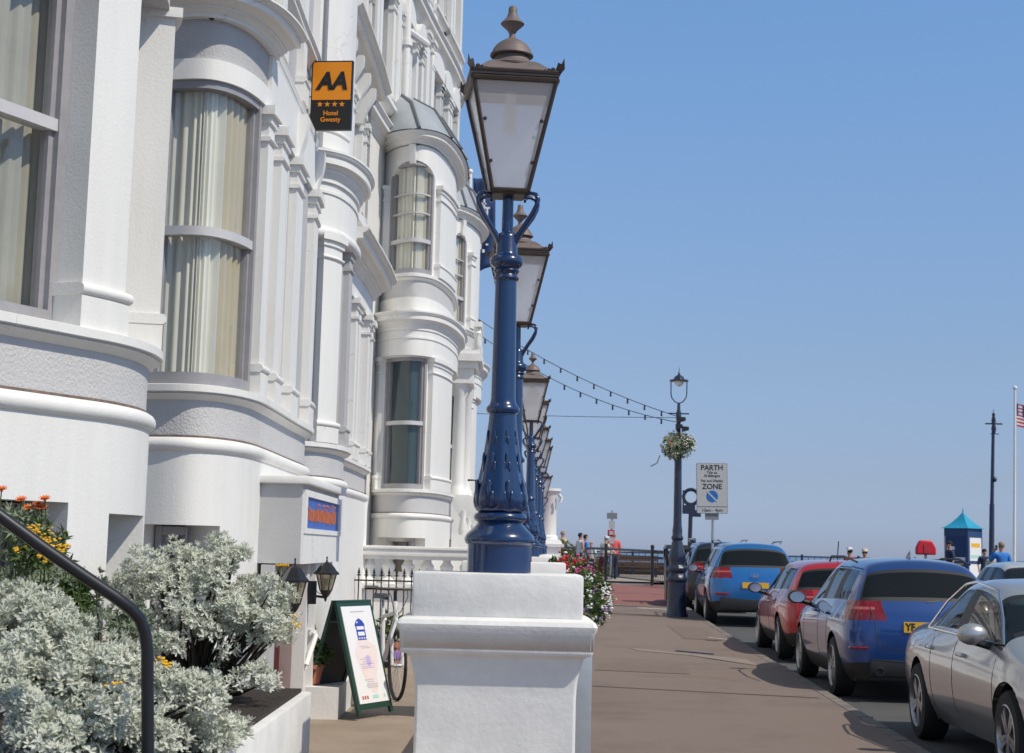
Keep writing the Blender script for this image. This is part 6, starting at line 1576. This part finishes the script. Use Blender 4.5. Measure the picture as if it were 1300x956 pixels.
for s in (-1, 1): mb = MB().tube([(s * .62, -1.45, 1.47), (s * .655, -.8, 1.53), (s * .66, .1, 1.53), (s * .62, .5, 1.47)], .012, 6); mb.build('roof_strip', W['trim'], bmw, world=False)
mb = MB()
for s in (-1, 1): mb.tube([(s * .60, -2.105, 1.00), (s * .56, -2.20, .86), (s * .55, -2.235, .66), (s * .50, -2.245, .58)], .005, 4)
mb.tube([(-.50, -2.245, .58), (0, -2.262, .57), (.50, -2.245, .58)], .005, 4); mb.build('tailgate_gap', W['rimdark'], bmw, world=False)
mb = MB().tube([(0, -2.09, 1.06), (.28, -2.04, 1.10), (.42, -2.0, 1.14)], .009, 5); mb.build('rear_wiper', W['trim'], bmw, world=False)
# red car
S = hatch(4.28, 1.79, 1.46, 2.60, .78, .96, .315)
S.update(mirm='trim', rglass='carglassL', hm='chrome')
red, rb = make_car('parked_car', 'red hatchback with a roof aerial between the two blue cars', S, 'redcar', (hx(25) + 1.0, 24.9, zg(24.6)), HD)
num_plate(red, -2.175, .74, 'plate')
mb = MB().tube([(0, -1.3, 1.45), (0, -1.42, 1.72)], .008, 5); mb.build('aerial', W['black'], red, world=False)
# bright blue SUV
S = hatch(4.47, 1.86, 1.66, 2.67, .88, 1.07, .35, zb=.26, rake=.36)
S.update(mirm='trim')
tuc, tb_ = make_car('parked_car', 'bright blue sport utility car with slim red tail lamps beyond the red car', S, 'tucson', (hx(33.7) + .70, 33.9, zg(33.6)), HD)
num_plate(tuc, -2.275, .80, 'plate')
mb = MB()
for k in range(14): q = 2 * PI * k / 14; mb.ball((.085 * math.cos(q), -2.27, .985 + .042 * math.sin(q)), .010, 6, 4)
mb.tube([(-.04, -2.275, .955), (-.025, -2.275, 1.015)], .008, 5); mb.tube([(.025, -2.275, .955), (.04, -2.275, 1.015)], .008, 5); mb.tube([(-.035, -2.275, .98), (.035, -2.275, .99)], .008, 5); mb.build('badge', W['chrome'], tuc, world=False)
mb = MB().box((-.70, -2.26, .30), (.70, -2.12, .56), bev=.04); mb.build('bumper_insert', W['trim'], tuc, world=False)
for s in (-1, 1):
    mb = MB().box((s * .66 - .14, -2.265, .60), (s * .66 + .14, -2.14, .65), bev=.008); mb.build('reflector', W['tail'], tuc, world=False)
    mb = MB().tube([(s * .60, -1.3, 1.63), (s * .64, -1.2, 1.68), (s * .66, .2, 1.68), (s * .62, .4, 1.63)], .018, 6); mb.build('roof_rail', W['chrome'], tuc, world=False)
# dark car ahead of it
S = hatch(4.4, 1.82, 1.66, 2.65, .85, 1.05, .34, zb=.24)
S.update(mirm='trim')
dk, db = make_car('parked_car', 'dark car with silver roof bars mostly hidden beyond the bright blue sport utility car', S, 'darkcar', (hx(39.2) + .60, 39.6, zg(39)), HD)
for s in (-1, 1): mb = MB().tube([(s * .60, -1.3, 1.63), (s * .64, -1.2, 1.69), (s * .66, .2, 1.69), (s * .62, .4, 1.63)], .02, 6); mb.build('roof_rail', W['chrome'], dk, world=False)
# far car across the road
S = hatch(4.2, 1.78, 1.50, 2.55, .8, .98, .31); S.update(mirm='trim')
fc, fb = make_car('parked_car', 'pale silver car across the road, its roof showing beyond the mid blue car', S, 'whitecar', (11.05, 34.0, zg(34)), rad(178), scale=.93)

# silver saloon facing the camera
h = 4.67 / 2; w = .895
ya, yf = -h + 1.06, -h + 1.06 + 2.71
H = 1.40; zbelt = .93
st = [(-h + .02, -h + .10, w - .17, .24, .86, w - .36, .93, .955),
      (-h + .30, -h + .32, w - .05, .2, .90, w - .26, .965, .99),
      (ya + .02, ya + .06, w - .01, .2, .925, w - .22, .99, 1.02),
      (ya + .30, ya + .62, w, .2, .935, w - .29, H - .09, H - .06),
      (ya + .50, ya + .85, w, .2, .935, w - .245, H - .05, H - .01),
      (ya + 1.20, ya + 1.22, w, .2, .93, w - .225, H - .035, H),
      (ya + 1.29, ya + 1.30, w, .2, .93, w - .225, H - .035, H),
      (yf - .66, yf - .98, w, .2, .915, w - .25, H - .085, H - .05),
      (yf - .26, yf - .28, w, .2, .90, w - .11, .935, .975),
      (yf + .15, yf + .15, w, .2, .85, w - .24, .885, .93),
      (h - .28, h - .28, w - .06, .2, .70, w - .33, .76, .80),
      (h - .05, h - .12, w - .22, .24, .62, w - .42, .66, .69)]
S = dict(seats=True, mx=.05, st=st, side=(3, 4, 6, 7), pillar=(5,), screen=7, rearscreen=2, tailside=((0, 3),), headside=((10, 3),), axles=(ya, yf), r=.32, w=w, zb=.2, low='jag',
         mirror=(yf - .60, .985), handles=(ya + .48, ya + 1.50), zh=.80, shuts=(ya + .52, ya + 1.25, yf - .32), sglass='carglassL', rglass='carglassL', hm='jag')
jx, jy = 4.38, 12.6
jag, jb = make_car('parked_car', 'silver-beige saloon facing the camera in the bottom right corner', S, 'jag', (jx, jy, 0), rad(180) - rad(1.6))
mb = MB()
for s in (-1, 1):
    pts = [(s * (w - .062), ya + .28, .955), (s * (w - .17), ya + .50, 1.18), (s * (w - .245), ya + .80, H - .075), (s * (w - .228), ya + 1.2, H - .045), (s * (w - .252), yf - .98, H - .10), (s * (w - .16), yf - .55, 1.10), (s * (w - .09), yf - .30, .935), (s * (w - .058), yf - .6, .93), (s * (w - .056), ya + 1.2, .945), (s * (w - .062), ya + .28, .955)]
    mb = MB().tube(pts, .011, 6); mb.build('chrome_window_trim', W['chrome'], jag, world=False)
mb = MB()
for s in (-1, 1):
    mb.box((s * .38 - .24, .05, .42), (s * .38 + .24, .55, .60), bev=.05); mb.box((s * .38 - .24, -.10, .5), (s * .38 + .24, .06, 1.0), bev=.05); mb.box((s * .38 - .13, -.10, 1.0), (s * .38 + .13, -.0, 1.18), bev=.04)
mb.box((-.66, -1.0, .42), (.66, -.5, .62), bev=.05); mb.box((-.66, -1.15, .5), (.66, -1.0, .98), bev=.05); mb.build('seats', W['seat'], jag, world=False)
mb = MB(); mb.box((-.70, .75, .7), (.70, 1.15, .90), bev=.05); mb.lathe([(.17, 0), (.185, .01), (.17, .02)], (.38, .68, .88), 20, ax=Matrix.Rotation(rad(65), 3, 'X')); mb.build('dashboard', W['trim'], jag, world=False)
# green-white disc low on the screen
mb = MB(); 
c = Vector((w - .30, yf - .345, 1.005)); u = Vector((1, 0, 0)); v = Vector((0, -.66, .40)).normalized(); nn = u.cross(v).normalized()
if nn.z < 0: nn = -nn
mb.add([c - nn * .02 + u * .045 * math.cos(q) + v * .045 * math.sin(q) for q in [2 * PI * i / 20 for i in range(20)]], [tuple(range(20))]); mb.build('screen_disc', W['sticker'], jag, world=False, smooth=0, fixn=False)
mb = MB()
for s in (0,): mb.tube([(-.55, yf - .27, .985), (.05, yf - .30, 1.0), (.5, yf - .36, 1.03)], .012, 6)
mb.build('wiper', W['trim'], jag, world=False)
num_plate(jag, h + .075, .42, 'platew')

# ------------------------------------------------------------------ people
def skin_mesh(nodes, edges, lv=2):
    me = bpy.data.meshes.new('sk'); me.from_pydata([n[0] for n in nodes], edges, [])
    ob = bpy.data.objects.new('sk', me); COL.objects.link(ob)
    md = ob.modifiers.new('skin', 'SKIN'); md.use_smooth_shade = True
    for sv, n in zip(me.skin_vertices[0].data, nodes): sv.radius = n[1] if isinstance(n[1], tuple) else (n[1], n[1])
    me.skin_vertices[0].data[0].use_root = True
    s = ob.modifiers.new('s', 'SUBSURF'); s.levels = lv; s.render_levels = lv
    dg = bpy.context.evaluated_depsgraph_get(); dg.update()
    m2 = bpy.data.meshes.new_from_object(ob.evaluated_get(dg))
    V = [v.co.copy() for v in m2.vertices]; Fc = [tuple(p.vertices) for p in m2.polygons]
    bpy.data.objects.remove(ob); bpy.data.meshes.remove(me); bpy.data.meshes.remove(m2)
    return V, Fc
def person(label, loc, rz, top, legs, hair, pose='stand', hgt=1.7, shorts=False, sleeve=True, group=None, hat=None, phone=False, lean=0.):
    t = thing('person', label, 'person', loc, rz, group); t.scale = (hgt / 1.7,) * 3
    sit = pose == 'sit'; dz = -.40 if sit else 0
    P = {}
    hip = Vector((0, 0, .92 + dz)); f = lean
    chest = Vector((0, f * .5, 1.25 + dz)); neck = Vector((0, f * .8, 1.45 + dz)); head = Vector((0, f + .02, 1.58 + dz))
    nodes = [(hip, (.15, .11)), (Vector((0, f * .25, 1.06 + dz)), (.13, .10)), (chest, (.165, .115)), (neck, .055), (head - Vector((0, 0, .05)), (.072, .085)), (head + Vector((0, .0, .05)), (.075, .09))]
    edges = [(0, 1), (1, 2), (2, 3), (3, 4), (4, 5)]
    def add(p, r, par): nodes.append((Vector(p), r)); edges.append((par, len(nodes) - 1)); return len(nodes) - 1
    leg_i = []; arm_i = []
    for s in (-1, 1):
        if sit: pts = [((s * .10, .05, .52), .085), ((s * .11, .42, .50), .06), ((s * .11, .44, .12), .042), ((s * .11, .47, .05), .04), ((s * .11, .58, .035), .032)]
        else: pts = [((s * .10, 0, .80), .09), ((s * .11, .03 + .05 * s, .48), .058), ((s * .11, -.02 + .08 * s, .12), .042), ((s * .11, -.02 + .08 * s, .05), .042), ((s * .12, .12 + .08 * s, .035), .033)]
        k = 0
        for p, r in pts: k = add(p, r, k); leg_i.append(k)
        sh = chest + Vector((s * .185, 0, .13))
        k = add(sh, .058, 2)
        if phone and s == -1: ap = [sh + Vector((-.10, .10, -.20)), sh + Vector((.02, .20, .02)), sh + Vector((.08, .14, .14))]
        elif pose == 'lean': ap = [sh + Vector((s * .04, .16, -.22)), sh + Vector((s * .0, .36, -.30)), sh + Vector((-s * .04, .42, -.31))]
        else: ap = [sh + Vector((s * .06, -.02, -.28)), sh + Vector((s * .06, .08, -.52)), sh + Vector((s * .05, .11, -.60))]
        for p, r in zip(ap, (.042, .033, .036)): k = add(p, r, k); arm_i.append(k)
        # fingers as a short tapered fan
        hv = (ap[2] - ap[1]).normalized()
        for j in range(4): add(ap[2] + hv * (.075 + .01 * (j in (1, 2))) + Vector(((j - 1.5) * .017, 0, 0)), .009, k)
        add(ap[2] + hv * .04 + Vector((-s * .035, .02, 0)), .010, k)
    V, Fc = skin_mesh([(tuple(a), b) for a, b in nodes], edges)
    mb = MB(); mb.add(V, Fc); body = mb.build('body', W['skin'], t, world=False, smooth=60)
    # face: nose, eyes, ears
    mb = MB(); mb.ball(head + Vector((0, .095, .0)), .016, 6, 5, (.8, 1, 1.3))
    for s in (-1, 1): mb.ball(head + Vector((s * .078, 0, .0)), .02, 6, 5, (.5, .8, 1.3))
    mb.build('face', W['skin'], t, world=False)
    mb = MB()
    for s in (-1, 1): mb.ball(head + Vector((s * .03, .083, .03)), .009, 6, 4)
    mb.build('eyes', W['c_hair'], t, world=False)
    # clothes: same figure a little fatter, cut by height
    def cloth(nm, m, cond, grow):
        no = []; 
        bmv = bmesh.new(); me = bpy.data.meshes.new('c'); me.from_pydata([tuple(v) for v in V], [], Fc); bmv.from_mesh(me); bmv.normal_update()
        vs = [v.co + v.normal * grow for v in bmv.verts]; bmv.free(); bpy.data.meshes.remove(me)
        F_ = [f for f in Fc if cond(sum((V[i] for i in f), Vector()) / len(f))]
        if not F_: return
        ids = sorted({i for f in F_ for i in f}); mp = {a: b for b, a in enumerate(ids)}
        mb = MB(); mb.add([vs[i] for i in ids], [tuple(mp[i] for i in f) for f in F_]); o = mb.build(nm, W[m], t, world=False, smooth=60)
        sd_ = o.modifiers.new('th', 'SOLIDIFY'); sd_.thickness = .012
    zh_ = .93 + dz; xs = .30 if sleeve else .17
    cloth('shirt', top, lambda c: zh_ - .04 < c.z < 1.42 + dz and (abs(c.x) < xs) and (c.z > zh_ + .18 or abs(c.x) < .20) and (sleeve or abs(c.x) < .2), .016)
    zl = (.50 if shorts else .09)
    cloth('shorts' if shorts else 'trousers', legs, lambda c: (c.z < zh_ and abs(c.x) < .21 and (c.z > zl or (sit and c.y > .0 and c.z > (.42 if shorts else .09)))), .014)
    cloth('shoes', 'c_navy', lambda c: c.z < .09, .012)
    mb = MB()
    mb.ball(head + Vector((0, -.012, .045)), 1, 14, 9, (.088, .105, .095)); mb.v = [v for v in mb.v]
    keepf = []
    for f_ in mb.f:
        c = sum((Vector(mb.v[i]) for i in f_), Vector()) / 4 - head
        if c.z > .055 or c.y < -.01 and c.z > -.045: keepf.append(f_)
    mb.f = keepf; h_ = mb.build('hair', W[hair], t, world=False, smooth=60)
    if hat:
        mb = MB().lathe([(.135, .07), (.10, .075), (.095, .12), (.07, .155), (0, .165)], tuple(head), 14); mb.build('hat', W[hat], t, world=False)
    if phone:
        mb = MB(); c = chest + Vector((-.10, .14, .30)); mb.box((c.x - .02, c.y - .005, c.z - .06), (c.x + .05, c.y + .008, c.z + .07)); mb.build('held_phone', W['black'], t, world=False)
    return t
def pp(px, Y): return (at(px, 720, Y).x, Y, zg(Y) + .06)
person('woman in white top and shorts with dark tied hair standing by the guard railing', pp(736, 60.5), rad(-60), 'c_white', 'c_white', 'c_hair', hgt=1.72, shorts=True, sleeve=False)
person('man in bright blue t-shirt just behind the woman in white', pp(742.5, 63), rad(-70), 'c_blue', 'c_navy', 'c_hair', hgt=1.68)
person('blond child in pale top beside the man in the bright blue t-shirt', pp(750, 63.5), rad(150), 'c_white', 'c_navy', 'c_blond', hgt=1.42)
person('person in cream jacket and white cap leaning on the railing', pp(765, 61.5), rad(-50), 'c_cream', 'c_maroon', 'c_greyhair', 'lean', hgt=1.62, hat='c_white', lean=.18)
person('person in coral red top beside the notice post', pp(779, 62.5), rad(20), 'c_red', 'c_navy', 'c_greyhair', hgt=1.78)
person('grey-haired man in a pale yellow shirt behind the hedge', pp(713.5, 69), rad(-60), 'c_yellow', 'c_tan', 'c_tan', hgt=1.98 if False else 1.85)
person('man in royal blue t-shirt holding a phone to his ear near the flagpole', pp(1272, 45), rad(12), 'c_blue', 'c_navy', 'c_tan', hgt=1.74, phone=True)
person('person in white hat seated low behind the red car roof', pp(1079, 56), rad(30), 'c_maroon', 'c_navy', 'c_hair', 'sit', hgt=1.85, hat='c_white')
person('person in cream hat seated low between the red and mid blue cars', pp(1098, 56), rad(160), 'c_cream', 'c_navy', 'c_hair', 'sit', hgt=1.80, hat='c_cream')
person('dark-haired person in a dark top just left of the kiosk', pp(1206, 54), rad(100), 'c_navy', 'c_navy', 'c_hair', hgt=1.74)
person('dark-clothed person standing just left of the mast', pp(1250, 56), rad(180), 'c_navy', 'c_navy', 'c_hair', hgt=1.50)
person('pale-topped person standing just right of the mast', pp(1260, 54), rad(170), 'c_cream', 'c_navy', 'c_hair', hgt=1.42)

for o in list(bpy.data.objects):
    if o.type == 'MESH' and len(o.data.materials) == 0: pass
